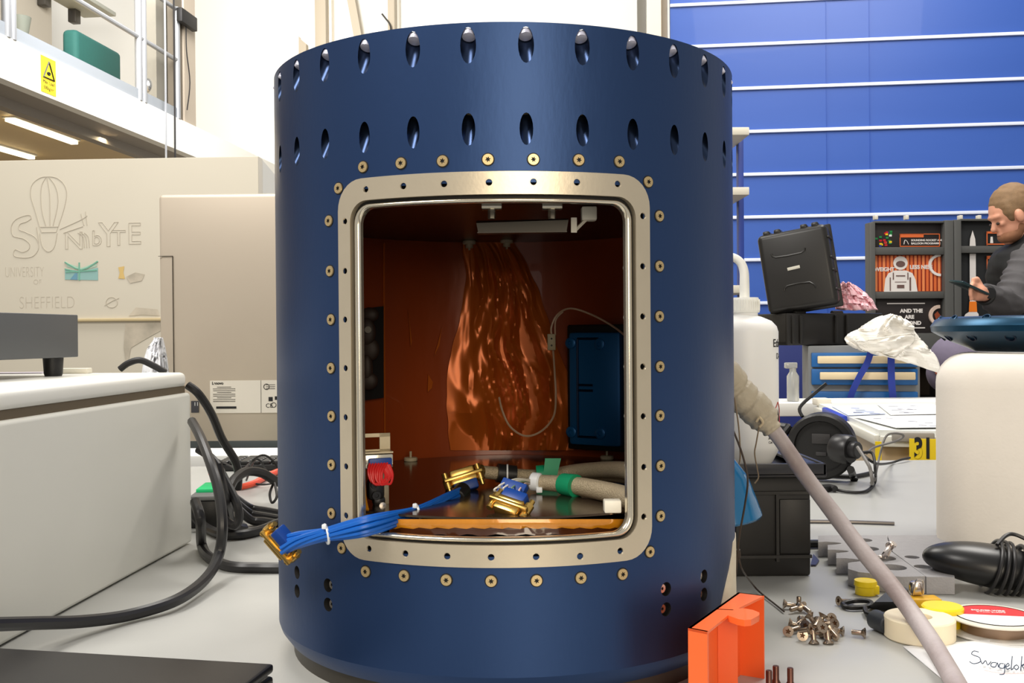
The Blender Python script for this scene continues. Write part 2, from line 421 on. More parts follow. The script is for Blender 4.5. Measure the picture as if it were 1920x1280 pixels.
SP = list(zip([681, 752, 830, 915, 1000, 1085, 1161], [313, 306, 302, 299, 299, 300, 303])) + list(zip([686, 758, 837, 921, 1006, 1089, 1167], [1071, 1079, 1087, 1089, 1088, 1083, 1076]))
SP += list(zip([617, 619, 621, 621, 622, 622, 622], [414, 508, 599, 690, 780, 871, 962])) + list(zip([1236, 1236, 1236, 1237, 1237, 1238, 1238], [405, 499, 593, 687, 779, 873, 967])) + [(635, 353), (1215, 341), (641, 1027), (1218, 1034)]
for x, y in SP:
    P = cyl(x, y); a = atan2(P.x, -P.y); put(TX, 'screw', surfM(a, P.z - ZC, R - .0002, random.random() * 2), mod)
TX2 = torx(.0030, SCREWS)
for a, z in pits: put(TX2, 'recessed_screw', surfM(a + .006 * (1 if a < 0 else -1), z, R - .0035, random.random()), mod)
# bolts down the slanted slots; upper row's pale colour stands for light shining through
hb = MB(); hb.lathe([(.0036, 0), (.0042, .0006), (.0042, .004), (.002, .0042)], None, 16); HB = hb.mesh('slot_bolt', [mat('slot_light_pale', (226, 226, 246), .35, .6)]); HB2 = HB.copy(); HB2.materials[0] = SCREWG
for a, z, rx, rz, k in slots:
    if abs(a) > 1.5: continue
    dv = V((-sin(a) * .44, cos(a) * .44, .9)); Lp = cp(a, z) + dv * (.0105 if k else .018)
    put(HB if k else HB2, 'slot_bolt', frame(Lp, (cos(a), sin(a), 0), z=-dv), mod)
# cream patch low on the right side
mb = MB()
bd = [cyl(x, y) for x, y in ((1373.5, 1016), (1371, 1040), (1366, 1068), (1359, 1098), (1350, 1138), (1340, 1175))]
Lp = [(atan2(q.x, -q.y), q.z - ZC) for q in bd]
for (a, z), (b, y) in zip(Lp, Lp[1:]):
    for k in range(6):
        A0 = a + (1.75 - a) * k / 6; A1 = a + (1.75 - a) * (k + 1) / 6; B0 = b + (1.75 - b) * k / 6; B1 = b + (1.75 - b) * (k + 1) / 6
        mb.hexa([cp(A0, z, R + .0001), cp(A1, z, R + .0001), cp(B1, y, R + .0001), cp(B0, y, R + .0001)], [cp(A0, z, R + .0008), cp(A1, z, R + .0008), cp(B1, y, R + .0008), cp(B0, y, R + .0008)])
mb.build('side_patch', mat('cream_patch', (214, 204, 182), .6), mod, label='cream patch on the lower right side')
# nuts behind the left and right lips
nb = MB(); nb.blob((0, 0, 0), (.0034, .0034, .0034), u=14, v=8); NB = nb.mesh('rim_nut', [WPL])
for z in [.0747 - .0321 * k for k in range(7)]:
    for x in (-.0975, .0800): put(NB, 'rim_nut', Matrix.Translation((x, -.1405 if x < 0 else -.150, ZC + z)), mod)
# film seam, loose crumpled film
def cb(px, py, rad=.167): return cyl(px, py, rad, True)
MB().tube([cb(720, 455), cb(720, 560), cb(721, 700), cb(722, 850)], .0009, 6, 4).build('film_seam', KAPF, mod)
def hash2(x, y, s=0): return noise.noise(V((x, y, s)))
mb = MB(); NU, NV = 64, 84; G = []
for j in range(NV + 1):
    t = j / NV; row = []
    yy = 452 + t * 392; xl = 868 - 30 * t + 10 * sin(t * 7); xr = 962 + 110 * min(1, t * 1.6) + 8 * sin(t * 9)
    for i in range(NU + 1):
        u = i / NU; x = xl + (xr - xl) * u + 5 * hash2(u * 5, t * 9, 2)
        wq = .5 * hash2(u * 2, t * 3, 8); n1 = abs(hash2(u * 4.2 + .8 * t + wq, t * 1.5 + wq, 1)); n2 = abs(hash2(u * 9 - 2 * t + wq, t * 3, 5)); n3 = abs(hash2(u * 15 + wq, t * 6, 7))
        fold = .8 * (1 - n1 * 2.8) + .32 * (1 - n2 * 2.6) + .12 * n3
        edge = min(1, 6 * u, 6 * (1 - u)) * min(1, t * 6 + .15)
        row.append(mb._v(cb(x, yy, .166 - .011 * max(0, fold) * edge)))
    G.append(row)
for j in range(NV):
    for i in range(NU): mb.face([G[j][i], G[j][i + 1], G[j + 1][i + 1], G[j + 1][i]])
mb.build('loose_film', KAPF, mod, label='crumpled shiny amber film hanging at the back wall', smooth_ang=20)
for q in ([(829, 612), (822, 640), (814, 668), (824, 648), (836, 618)], [(803, 701), (812, 716), (810, 727), (802, 735), (806, 718)], [(765, 580), (768, 610), (770, 650), (773, 640), (769, 600)]):
    mb = MB(); c = [cb(x, y, .1665) for x, y in q]; mb.slab([c[0], c[1], c[2], c[3]], V((0, -.0012, .0))); mb.build('film_crease', KAPF, mod)
# amber tape along the bottom and left of the opening
mb = MB(); seg = 40; rows = []
for k in range(seg + 1):
    x = 730 + (1176 - 730) * k / seg; rows.append([cyl(x, 973, .1664), cyl(x, 977, .1668), cyl(x, 984 + 1.5 * sin(k * .9), .1672), cyl(x, 990 + 1.5 * sin(k * 2.1), .1664), cyl(x, 1003 + 2 * sin(k * 1.3), .1672)])
rv = [[mb._v(V((q.x, q.y, q.z))) for q in r] for r in rows]
for a, b in zip(rv, rv[1:]):
    for k in range(4): mb.mi = 1 if k == 3 else 0; mb.face([a[k], a[k + 1], b[k + 1], b[k]])
mb.build('amber_tape_strip', [KAPT, mat('amber_tape_dark', (70, 34, 12), .2, coat=1)], mod)
mb = MB(); mb.strip([cyl(677, 905, .163), cyl(680, 940, .163), cyl(690, 972, .163), cyl(712, 990, .163)], .006, .0006, (0, -1, 0)); mb.build('amber_tape_strip', KAPT, mod)
# back window of the module closed by a blue lid (right), open pocket on the left wall
def plateM(px, py, d, px2, d2): # local frame: x along plate, y up, z to viewer
    A = at(px, py, d); B = at(px2, py, d2); x = B - A; x.z = 0; return frame(A, x, y=(0, 0, 1)), x.length
M, L = plateM(1063, 725, .945, 1176, .912); s_ = .93 / FPX; H = 118 * s_
mb = MB(); mb.box((L / 2, 0, -.004), (L, 2 * H, .008), M, .002); mb.build('back_window_seal', DARK, mod)
mb = MB(); e = .0065; mb.box((L / 2 + e * .3, -.001, .003), (L - e * 1.4, 2 * H - .012, .012), M, .003)
lid = mb.build('back_window_lid', ANO2, mod, label='bright blue lid closing the back window')
mb = MB(); rb = .0009
for q in ([(.0165, .045), (.038, .045)], [(.0165, .045), (.0165, -.045)], [(.0165, -.045), (.038, -.045)], [(.0165, .0025), (.032, .0025)], [(.0165, -.0025), (.032, -.0025)]):
    mb.tube([M @ V((x, y, .0092)) for x, y in q], rb * 1.3, 6, 1)
mb.build('groove_line', mat('lid_groove', (8, 30, 60), .4, .5), lid)
for x, y in ((.0095, .041), (.0395, .040), (.0095, -.041), (.0395, -.041)):
    mb = MB(); mb.lathe([(.0052, .009), (.0052, .0105), (.004, .0112), (.0022, .0112), (.0018, .0098), (.0001, .0098)], M @ Matrix.Translation((x, y, 0)), 18, False, False); mb.build('lid_screw', ANO2, lid)
# left pocket
mb = MB(); q = [cb(x, y, .1665) for x, y in ((668, 580), (693, 577), (716, 574), (716, 745), (693, 748), (668, 752))]
for (a, b, c, d) in ((0, 1, 4, 5), (1, 2, 3, 4)): mb.slab([q[a], q[b], q[c], q[d]], V((.002, -.003, 0)))
pk = mb.build('side_pocket', mat('pocket_dark', (16, 18, 20), .6), mod)
mb = MB(); PB = mat('pocket_bracket', (50, 38, 32), .55, .1)
for x, y, rx, rz in ((693, 590, 17, 14), (688, 622, 16, 26), (692, 655, 19, 22), (688, 690, 11, 26), (690, 714, 18, 17)):
    mb.blob(cb(x, y, .160), (rx * .92 / FPX, .004, rz * .92 / FPX))
mb.build('pocket_bracket', PB, pk)
MB().cyl(cb(690, 618, .158), cb(690, 618, .154), .003).build('pocket_bolt', DGREY, pk)
# ceiling clamp
mb = MB(); d = .695; mb.hexa([at(897, 437, d), at(1062, 435, d), at(1062, 437, d + .02), at(897, 440, d + .02)], [at(893, 418, d), at(1066, 412, d), at(1066, 410, d + .02), at(893, 414, d + .02)])
mb.obox(at(895, 436, d - .001), at(1063, 434, d - .001), .002, .0008)
cl = mb.build('ceiling_clamp', DGREY, mod)
for x in (922, 1035):
    mb = MB(); mb.box(at(x, 384, .69), (.0140, .012, .0065), bev=.0008); mb.cyl(at(x, 390, .69), at(x, 410, .69), .0027, 6); mb.build('clamp_bolt', BEAD, cl)
mb = MB(); mb.box(at(1104, 401, .70), (.0105, .012, .0095), bev=.001); mb.obox(at(1076, 408, .695), at(1076, 436, .695), .004, .002, (0, 1, 0)); mb.obox(at(1076, 434, .695), at(1104, 406, .70), .002, .002); mb.build('clamp_block', WPL, cl)
# deck stand-offs
for x, y, dd, sg in ((770, 858, .93, 1), (1138, 858, .93, 1), (880, 463, .95, -1), (950, 461, .95, -1)):
    P = at(x, y, dd); P.z = ZC + (zf if sg > 0 else .0886)
    if sg < 0: P.z = at(x, y, dd).z + .006
    mb = MB(); mb.cyl(P, P + V((0, 0, .0035 * sg)), .0062, 20, bev=.0006); mb.cyl(P, P + V((0, 0, .009 * sg)), .0011, 8)
    if sg < 0: mb.cyl(P, P + V((0, 0, .012)), .0011, 8); mb.cyl(P - V((0, 0, .0035)), P - V((0, 0, .007)), .0035, 12)
    mb.build('standoff', mat('pale_standoff', (176, 166, 140), .5), mod)
P = at(1148, 958, .656); P.z = ZC + zf + .004; MB().box(P, (.011, .010, .008), bev=.0008).build('foot_block', WPL, mod)
# bracket and wiring socket at the left inside
M = facing(703, 880, .692, 18); s_ = .692 / FPX
def l(px, py, z=0): return M @ V(((px - 703) * s_, (880 - py) * s_, z))
mb = MB()
for a, b, c, dd in ((676, 812, 732, 819), (676, 842, 732, 850), (712, 812, 732, 850), (672, 812, 679, 850)):
    mb.box(((((a + c) / 2) - 703) * s_, (880 - (b + dd) / 2) * s_, 0), ((c - a) * s_, (dd - b) * s_, .0015), M)
mb.box((2 * s_, (880 - 846) * s_, .004), (56 * s_, 3 * s_, .010), M)
mb.box((16 * s_, -33 * s_, -.002), (22 * s_, 80 * s_, .002), M, .0004)
br = mb.build('side_bracket', mat('bracket_metal', (190, 176, 148), .4, .7), mod)
mb = MB(); mb.box((3 * s_, 18 * s_, .004), (54 * s_, 26 * s_, .010), M, .001); mb.mi = 1; mb.box((5 * s_, 16 * s_, .0095), (44 * s_, 17 * s_, .003), M, .001)
sock = mb.build('wiring_socket', [BEAD, CONB], mod)
for k in range(7):
    mb = MB(); x = -14 + k * 5.5
    mb.tube([l(703 + x, 864, .010), l(694 + x * .8, 878, .015), l(697 + x * .6, 896 + (k % 3) * 3, .016 + .001 * (k % 2)), l(713 + x * .5, 902 - (k % 3) * 4, .016), l(721 + x * .4, 886, .014), l(708 + x * .6 + 5, 868, .011)], .00085, 6, 5)
    mb.build('red_loop_wire', REDW, sock)
mb = MB(); mb.box((0 * s_, -36 * s_, .001), (32 * s_, 40 * s_, .010), M, .003); mb.box((6 * s_, -58 * s_, .001), (24 * s_, 22 * s_, .008), M, .003)
sw = mb.build('black_switch_body', BLACKS, mod)
for x, y in ((-3, -26), (-1, -46)): MB().lathe([(.0032, .006), (.0030, .0078), (.0014, .0078), (.0012, .0068), (.0001, .0068)], M @ Matrix.Translation((x * s_, y * s_, 0)), 14, False, False).build('switch_screw', BLACKS, sw)
MB().lathe([(.0026, .004), (.0024, .0062), (.0001, .0064)], M @ Matrix.Translation((11 * s_, -66 * s_, 0)), 14, False, False).build('bolt', SCREWS, sw)
# thin lead with small terminal block
mb = MB(); W = .00075
mb.tube([at(1178, 634, .84), at(1150, 612, .86), at(1110, 590, .88), at(1070, 578, .89), at(1045, 590, .90), at(1034, 612, .90), at(1034, 628, .90)], W * 1.2, 6)
mb.tube([at(1041, 628, .90), at(1042, 600, .90), at(1056, 584, .895)], W, 6)
mb.tube([at(1037, 655, .90), at(1040, 700, .91), at(1042, 740, .91), at(1038, 780, .90), at(1015, 808, .89), at(985, 817, .89), at(957, 800, .895), at(942, 770, .90), at(936, 745, .91)], W * 1.3, 6)
ld = mb.build('sensor_lead', mat('pale_lead', (176, 148, 124), .4), mod)
M = facing(1034, 641, .897); mb = MB(); mb.box((0, 0, 0), (.0072, .0145, .004), M, .0006); mb.mi = 1
for y in (.003, -.003): mb.lathe([(.0009, .0021), (.0001, .0021)], M @ Matrix.Translation((0, y, 0)), 10, False, False)
mb.build('terminal_block', [mat('terminal_grey', (150, 138, 110), .5), DARK], mod)
# ================================================================ cable harnesses in the opening
def dsub(M, w=.030, parent=None, lab=None, hood=True):   # plug: x along the plug, z = cable side
    mb = MB(); mb.box((0, 0, 0), (w, .0115, .0028), M, .0008); mb.box((0, 0, -.003), (w * .62, .0085, .006), M, .0012); mb.box((0, 0, .003), (w * .66, .0095, .004), M, .001)
    sh = mb.build('plug_shell', GOLD, parent)
    if hood: MB().box((0, 0, .0075), (w * .60, .0095, .008), M, .0012).build('plug_insert', CONB, parent)
    for s in (-1, 1):
        MB().lathe([(.0024, -.006), (.0024, -.001), (.0032, -.001), (.0032, .006), (.0020, .006), (.0018, .010), (.0005, .010)], M @ Matrix.Translation((s * w * .42, 0, 0)), 12).build('jack_screw', GOLD, sh)
# blue harness hanging out over the left edge
hb_ = thing('cable_harness', 'bundle of blue wires with gold plugs hanging out of the window to the left', 'cable', on(700, 1100))
path = [at(868, 925, .735), at(845, 935, .715), at(780, 962, .675), at(690, 985, .640), at(605, 1002, .652), at(560, 1012, .662), at(530, 1022, .670)]
for k in range(9):
    t0 = 2 * pi * k / 9; pp = []
    for i, q in enumerate(path):
        t = t0 + i * .55; rr = .0042 * (1.25 if i in (3, 6) else .8 if i in (2, 4) else 1) * (.45 if k == 8 else 1)
        if i == 6: rr = .0056
        pp.append(q + UP * rr * sin(t) + FW * rr * cos(t) * .8)
    MB().tube(pp, .0016, 6, 5).build('wire', BLUEW, hb_)
TIE = mat('white_tie', (232, 236, 240), .4)
for i, (x, y, d) in enumerate(((782, 962, .676), (612, 1001, .651))):
    c = at(x, y, d); ax = (path[2] - path[4]).normalized(); u = ax.cross(FW).normalized(); w = ax.cross(u)
    mb = MB(); mb.tube([c + (u * cos(t) + w * sin(t)) * .0062 for t in [2 * pi * k / 12 for k in range(12)]], .0009, 6, 2, True); mb.box(at(x - 4, y - 14, d - .004), (.003, .003, .003), bev=.0005); mb.build('cable_tie', TIE, hb_)
Mx = frame(at(524, 1020, .672), at(548, 1046, .672) - at(506, 998, .672), z=(path[5] - path[6])); dsub(Mx, .029, hb_)
Mx = frame(at(868, 893, .755), at(900, 884, .755) - at(842, 902, .75), z=V((0.02, -.35, -1))); dsub(Mx, .030, hb_)
MB().cyl(at(868, 918, .740), at(856, 934, .725), .0062, 16, bev=.0008).build('black_boot', RUB, hb_)
# upper braided harness
h2 = thing('cable_harness', 'braided cable from the right joining the far gold plug, wrapped with black tape', 'cable', at(1000, 905, .80))
MB().tube([at(1190, 885, .72), at(1150, 880, .75), at(1085, 883, .78), at(1010, 893, .79), at(900, 884, .78)], .0058, 12, 6, rad=lambda t: .0068 - .0018 * t).build('braided_sleeve', SLEEVE, h2)
MB().tube([at(1190, 898, .73), at(1150, 893, .76), at(1085, 893, .79), at(1030, 896, .80)], .0045, 10, 6).build('braided_sleeve', SLEEVE, h2)
MB().cyl(at(966, 890, .785), at(932, 886, .782), .0073, 18).build('black_tape', RUB, h2)
MB().cyl(at(953, 889, .782), at(950, 889, .782), .0080, 18).build('cable_tie', TIE, h2)
MB().cyl(at(902, 882, .775), at(888, 884, .77), .0052, 14).build('gold_collar', GOLD, h2)
mb = MB(); q = [at(1018, 896, .777), at(1044, 894, .777), at(1052, 859, .778), at(1022, 859, .778)]; mb.slab(q, V((0, .0006, 0)))
mb.cyl(at(1006, 891, .785), at(1044, 888, .785), .0078, 16); mb.build('green_tape', GREEN, h2)
# lower braided harness with open plug
h3 = thing('cable_harness', 'braided cable with green tape fanning out into thin wires on an open blue plug', 'cable', at(1000, 930, .72))
MB().tube([at(1195, 940, .66), at(1150, 925, .69), at(1085, 911, .72), at(1030, 905, .735), at(998, 903, .74)], .006, 14, 6, rad=lambda t: .0078 - .0026 * t).build('braided_sleeve', SLEEVE, h3)
MB().cyl(at(1080, 911, .72), at(1056, 907, .73), .0083, 18, .0078).build('green_tape', GREEN, h3)
MB().cyl(at(1014, 904, .737), at(996, 902, .74), .0068, 16, bev=.001).build('cable_tie', TIE, h3)
MB().box(at(1011, 918, .733), (.0045, .004, .004), bev=.0006).build('cable_tie', TIE, h3)
Mx = frame(at(955, 950, .655), at(992, 963, .648) - at(918, 937, .662), z=V((.05, .75, .65))); dsub(Mx, .0285, h3)
Mb = frame(at(958, 924, .675), at(985, 934, .67) - at(930, 916, .68), z=V((.0, -.8, .5)))
MB().box((0, 0, 0), (.0185, .017, .006), Mb, .001).build('plug_insert', CONB, h3)
for k, c in enumerate([(236, 232, 222)] * 4 + [(232, 190, 190), (206, 196, 120), (120, 150, 120), (236, 232, 222), (210, 200, 220), (236, 200, 190)]):
    a = Mb @ V((-.008 + .0018 * k, -.004 + .0045 * sin(k * 2.3), .004)); b = at(993, 899 + .9 * k, .725)
    mid = (a + b) / 2 + V((0, -.004, .004))
    MB().tube([a, a + Mb.to_3x3() @ V((0, 0, .004)), mid, b], .00065, 5, 5).build('thin_wire', mat('wire_tint_%s' % '_'.join(map(str, c)), c, .4), h3)
# ================================================================ left of the module
CAB = WHITE; cabm = mat('enclosure_paint', (220, 219, 210), .42, 0, .03, 8)
g0 = on(12, 1210); g1 = on(361, 1018); gd = (g1 - g0).normalized(); nn = V((-gd.y, gd.x, 0)); far = g1; near = g0 - gd * .045; hb_h = .174
enc = thing('equipment_enclosure', 'large off-white metal equipment box filling the left side of the table', 'enclosure', (near + far) / 2)
q = [near, far, far + nn * .5, near + nn * .5]
def rbox(q, h0, h1, bev):
    c = sum(q, V()) / 4; M = frame(V((c.x, c.y, TT + (h0 + h1) / 2)), q[1] - q[0], z=(0, 0, 1)); return MB().box((0, 0, 0), ((q[1] - q[0]).length, (q[2] - q[1]).length, h1 - h0), M, bev, 3)
rbox(q, .0015, hb_h, .004).build('body', cabm, enc)
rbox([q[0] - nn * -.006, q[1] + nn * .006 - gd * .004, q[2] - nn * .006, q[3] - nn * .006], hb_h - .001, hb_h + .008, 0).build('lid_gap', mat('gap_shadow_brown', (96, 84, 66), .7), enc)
lq = [q[0] + nn * .004, q[1] + nn * .004 - gd * .002, q[2], q[3]]; rbox(lq, hb_h + .0065, hb_h + .0235, .006).build('lid', mat('lid_paint', (236, 235, 228), .35), enc)
LH = hb_h + .0235
ins = thing('instrument_box', 'dark grey metal instrument case standing on the off-white enclosure at the far left', 'instrument', on(60, 690, LH))
a = at(0, 632, .97); b = at(147, 632, 1.10); xx = (b - a); xx.z = 0; Mi = frame(V((b.x, b.y, 0)), xx, z=(0, 0, 1)); zb = at(147, 669, 1.10).z; zt = at(147, 590, 1.10).z
MB().box((-.10, .1, (zb + zt) / 2), (.20, .20, zt - zb), Mi, .0012).build('case', mat('instrument_grey', (92, 94, 96), .5, .1), ins)
for x in (-.028, -.17):
    for y in (.012, .18): MB().lathe([(.0085, TT + LH), (.0095, TT + LH + .003), (.0105, zb)], Mi @ Matrix.Translation((x, y, 0)), 16).build('rubber_foot', BLACK, ins)
M = frame(on(135, 700, LH) + V((0, 0, .003)), (1, .05, 0), z=(0, 0, 1)); tag(MB().box((0, 0, 0), (.040, .016, .006), M, .001).build('plastic_block', mat('cream_plastic', (228, 222, 204), .5)), 'small cream plastic block lying on the off-white enclosure lid', 'block')
M = frame(on(38, 700, LH) + V((0, 0, .0008)), (1, .05, 0), z=(0, 0, 1)); tag(MB().box((0, 0, 0), (.06, .03, .0012), M).build('paper_sheet', mat('lilac_paper', (176, 168, 176), .6, 0, .2, 90)), 'thin lilac printed sheet under the grey instrument case', 'paper')
# closed black laptop, lower left
c = on(514, 1243, .020); e1 = on(0, 1213, .020) - c; e1.z = 0; e1.normalize(); e2 = V((e1.y, -e1.x, 0)); e2 = e2 if e2.y < 0 else -e2
M = frame(c - V((0, 0, .020)), -e1, y=-e2); lp = thing('laptop', 'closed black laptop in the bottom left corner of the table', 'laptop', c - V((0, 0, .02)))
blk = mat('laptop_black', (44, 42, 42), .38, .3)
MB().box((-.17, -.12, .014 + .003), (.34, .24, .006), M, .002).build('display_lid', blk, lp)
MB().box((-.17, -.12, .0075), (.34, .24, .009), M, .0025).build('base', BLACKS, lp)
for x in (-.02, -.32): MB().box((x, -.02, .0015), (.02, .01, .003), M).build('rubber_foot', RUB, lp)
# monitor seen from behind
MN = facing(300, 836, 1.45, -1.4); s_ = 1.45 / FPX; aio = thing('desktop_monitor', 'silver back of a large all-in-one computer behind the blue cylinder', 'monitor', on(600, 870))
AL = mat('silver_brown_back', (192, 180, 164), .42, .45, .03, 4)
W_, H_ = .60, 468 * s_
mb = MB(); mb.box((W_ / 2, H_ / 2 + .003, -.012), (W_, H_, .020), MN, .006); mb.build('back_panel', AL, aio)
MB().box((W_ / 2, .004, -.014), (W_ - .004, .016, .022), MN, .002).build('lower_edge', mat('slate_trim', (70, 76, 78), .5), aio)
mb = MB(); mb.box((.0105, H_ * .76 + .0, -.0012), (.021, .0007, .0012), MN); mb.box((.0205, H_ * .38, -.0012), (.0007, H_ * .76, .0012), MN); mb.build('panel_seam', DGREY, aio)
mb = MB(); mb.box((.39, .02, -.012), (.05, .16, .012), MN, .003); mb.build('stand_neck', AL, aio)
zz = on(600, 870).z; c = MN @ V((.39, 0, -.03)); MB().box((c.x, c.y, TT + .004), (.22, .16, .008), bev=.002).build('stand_foot', AL, aio)
lb = MB(); X0, Y0 = (395 - 300) * s_, (836 - 775) * s_; w, h = 190 * s_, 61 * s_
lb.box((X0 + w / 2, Y0 + h / 2, -.0012), (w, h, .0008), MN); lb.mi = 1
def tx(body, x, y, size, **k): lb.text(body, size, MN @ Matrix.Translation((X0 + x * w, Y0 + y * h, -.0006)), .0001, **k)
tx('Lenovo', .02, .88, .0055, off=.0002); tx('CE', .55, .16, .0085); tx('FC', .66, .16, .0085, off=.0002)
for k in range(9): lb.box((X0 + w * (.02 + .12), Y0 + h * (.80 - k * .055), -.0006), (w * (.22 if k % 3 else .14), .0006, .0004), MN)
for k in range(3): lb.box((X0 + w * .60, Y0 + h * (.86 - k * .06), -.0006), (w * .09, .0006, .0004), MN)
lb.box((X0 + w * .16, Y0 + h * .17, -.0006), (w * .20, .0032, .0004), MN); lb.box((X0 + w * .53, Y0 + h * .5, -.0006), (.0005, h, .0004), MN) if 0 else lb.box((X0 + w * .505, Y0 + h * .5, -.0006), (.0004, h, .0004), MN)
for cx, cy, rr in ((.56, .80, .0040), (.63, .24, .0034)):
    c0 = V((X0 + cx * w, Y0 + cy * h, -.0006)); lb.tube([MN @ (c0 + V((rr * cos(t), rr * sin(t), 0))) for t in [2 * pi * k / 16 for k in range(16)]], .0005, 4, 1, True)
lb.box((X0 + w * .60, Y0 + h * .42, -.0006), (.006, .006, .0004), MN); lb.box((X0 + w * .655, Y0 + h * .45, -.0006), (.004, .005, .0004), MN)
lb.build('rating_label', [mat('label_grey', (214, 208, 196), .5), INK], aio, smooth_ang=0)
lb = MB(); lb.box(((366 - 300) * s_, (836 - 763) * s_, -.0012), (14 * s_, 22 * s_, .0008), MN); lb.mi = 1; lb.text('11', .0075, MN @ Matrix.Translation(((364 - 300) * s_, (836 - 761) * s_, -.0006)), .0001); lb.build('small_sticker', [mat('sticker_dark', (60, 60, 66), .5), PAPER], aio, smooth_ang=0)
# white bag behind the enclosure
def crumple(outline, d0, d1, nx=26, ny=22, amp=.02, fr=4, seed=0, th=None):
    # draped sheet through four picture corners TL TR BR BL with folds in depth and height
    mb = MB(); G = []
    for j in range(ny + 1):
        t = j / ny; row = []
        for i in range(nx + 1):
            u = i / nx
            L = smooth([V((*p, 0)) for p in outline[0]], 6); Rr = smooth([V((*p, 0)) for p in outline[1]], 6)
            a = L[int(t * (len(L) - 1))]; b = Rr[int(t * (len(Rr) - 1))]; p = a.lerp(b, u)
            n = hash2(u * fr, t * fr * 1.3, seed); m = 1 - 2.2 * abs(hash2(u * fr * 1.7 + n, t * fr * 1.5 + 2 * n, seed + 9))
            d = d0 + (d1 - d0) * u; bulge = sin(pi * u) * amp * 1.2
            row.append(mb._v(at(p.x, p.y, d - bulge - amp * .6 * m) + V((0, 0, amp * .15 * n))))
        G.append(row)
    for j in range(ny):
        for i in range(nx): mb.face([G[j][i], G[j][i + 1], G[j + 1][i + 1], G[j + 1][i]])
    return mb
def solid(o, t=.002):
    m = o.modifiers.new('thickness', 'SOLIDIFY'); m.thickness = t; return o
CLOTH = mat('white_cloth', (238, 234, 226), .85, 0, .03, 30)
bag = crumple(([(292, 634), (278, 650), (270, 672), (266, 700), (268, 730)], [(306, 634), (312, 660), (316, 690), (318, 720), (318, 740)]), 1.40, 1.38, amp=.02, seed=3).build('paper_bag', mat('bag_white', (236, 238, 244), .6))
tag(solid(bag), 'crumpled white bag sticking up between the enclosure and the monitor', 'bag')
# keyboard / black unit and power supply under the monitor
kb = thing('keyboard', 'black computer keyboard lying on the table below the monitor', 'keyboard', on(470, 868))
M = frame(on(445, 884), (1, .03, 0), z=(0, 0, 1)); MB().box((.16, .05, .006), (.40, .09, .012), M, .003).build('case', BLACK, kb)
mb = MB()
for j in range(5):
    for i in range(20): mb.box((-.028 + i * .019, .014 + j * .018, .0145), (.016, .0145, .006), M, .0015, 1)
stuff(mb.build('key_rows', BLACKS, kb))
wt_ = thing('side_table', 'white table standing behind the monitor and keyboard', 'table', (-.55, 1.55, 0)); MB().box((-.55, 1.50, TT - .02), (1.3, .55, .04), bev=.004).build('tabletop', mat('bench_white', (226, 226, 222), .5), wt_)
for x in (-1.15, .05): MB().box((x, 1.50, (TT - .04) / 2), (.05, .05, TT - .04)).build('leg', DGREY, wt_)
ps = thing('power_supply', 'black power brick with a green sticker beside the enclosure corner', 'power supply', on(385, 985))
c0 = on(388, 990); M = frame(c0, (1, .1, 0), z=(0, 0, 1)); hh = .034
MB().box((-.004, .05, hh / 2), (.036, .10, hh), M, .003).build('brick', BLACK, ps)
MB().box((-.004, .05, hh + .003), (.036, .10, .006), M, .002).build('grey_cap', mat('mid_grey', (110, 112, 112), .5), ps)
MB().box((-.004, .06, hh + .008), (.030, .060, .005), M, .001).build('green_sticker', mat('bright_green', (30, 196, 120), .5), ps)
# cables, left
def cable(name, pts, r, m, label, group=None, n=10, sub=8, cat='cable', rad=None):
    o = MB().tube(pts, r, n, sub, rad=rad).build(name, m); tag(o, label, cat, group); return o
G_ = 'black cables piled between the enclosure and the cylinder'
cable('power_cable', [at(-70, 1172, .69), at(60, 1168, .755), at(150, 1165, .80), at(240, 1153, .84), on(330, 1125, .009), on(385, 1085, .012), at(410, 1040, .985), at(417, 985, .985), at(410, 920, 1.0), at(396, 872, 1.02), at(376, 820, 1.07), at(360, 790, 1.13)], .0052, RUB, 'thick black cable looping across the front of the off-white enclosure')
cable('power_cable', [at(366, 940, 1.09), at(376, 975, 1.07), on(378, 1020, .006), on(392, 1044, .005), on(430, 1061, .005), on(480, 1064, .005), on(540, 1064, .005), on(620, 1060, .005)], .0056, RUB, 'thick black cable running flat on the table towards the back of the cylinder', G_)
cable('power_cable', [on(362, 965, .02), on(385, 988, .006), on(415, 1001, .006), on(450, 1002, .006), on(490, 993, .006), on(530, 978, .006), on(600, 965, .006)], .0058, RUB, 'black cable curving behind the hanging gold plug', G_)
cable('power_cable', [at(372, 842, 1.12), at(400, 862, 1.11), at(425, 905, 1.10), at(444, 945, 1.09), at(448, 972, 1.09), at(440, 985, 1.09), at(425, 975, 1.10), at(415, 950, 1.12)], .0048, RUB, 'black cable bent into a narrow hanging loop', G_)
cable('power_cable', [at(352, 722, 1.17), at(372, 738, 1.17), at(396, 775, 1.19), at(416, 822, 1.22), at(440, 862, 1.24), at(447, 890, 1.25), at(446, 915, 1.26)], .0050, RUB, 'black cable dropping from under the enclosure lid in front of the monitor', G_)
cable('power_cable', [at(225, 692, 1.22), at(240, 681, 1.22), at(262, 675, 1.22), at(285, 684, 1.22), at(310, 698, 1.22)], .0040, RUB, 'black cable arching up behind the enclosure lid')
cable('power_cable', [at(430, 915, 1.15), at(440, 898, 1.17), at(462, 884, 1.2), at(490, 886, 1.22), at(515, 900, 1.24), at(550, 915, 1.28)], .0058, RUB, 'black cable arching over the orange cord', G_)
cable('power_cable', [at(405, 870, 1.08), at(412, 905, 1.08), at(424, 950, 1.10), on(432, 982, .02), on(455, 990, .006)], .0070, RUB, 'black cable hanging beside the narrow loop', G_)
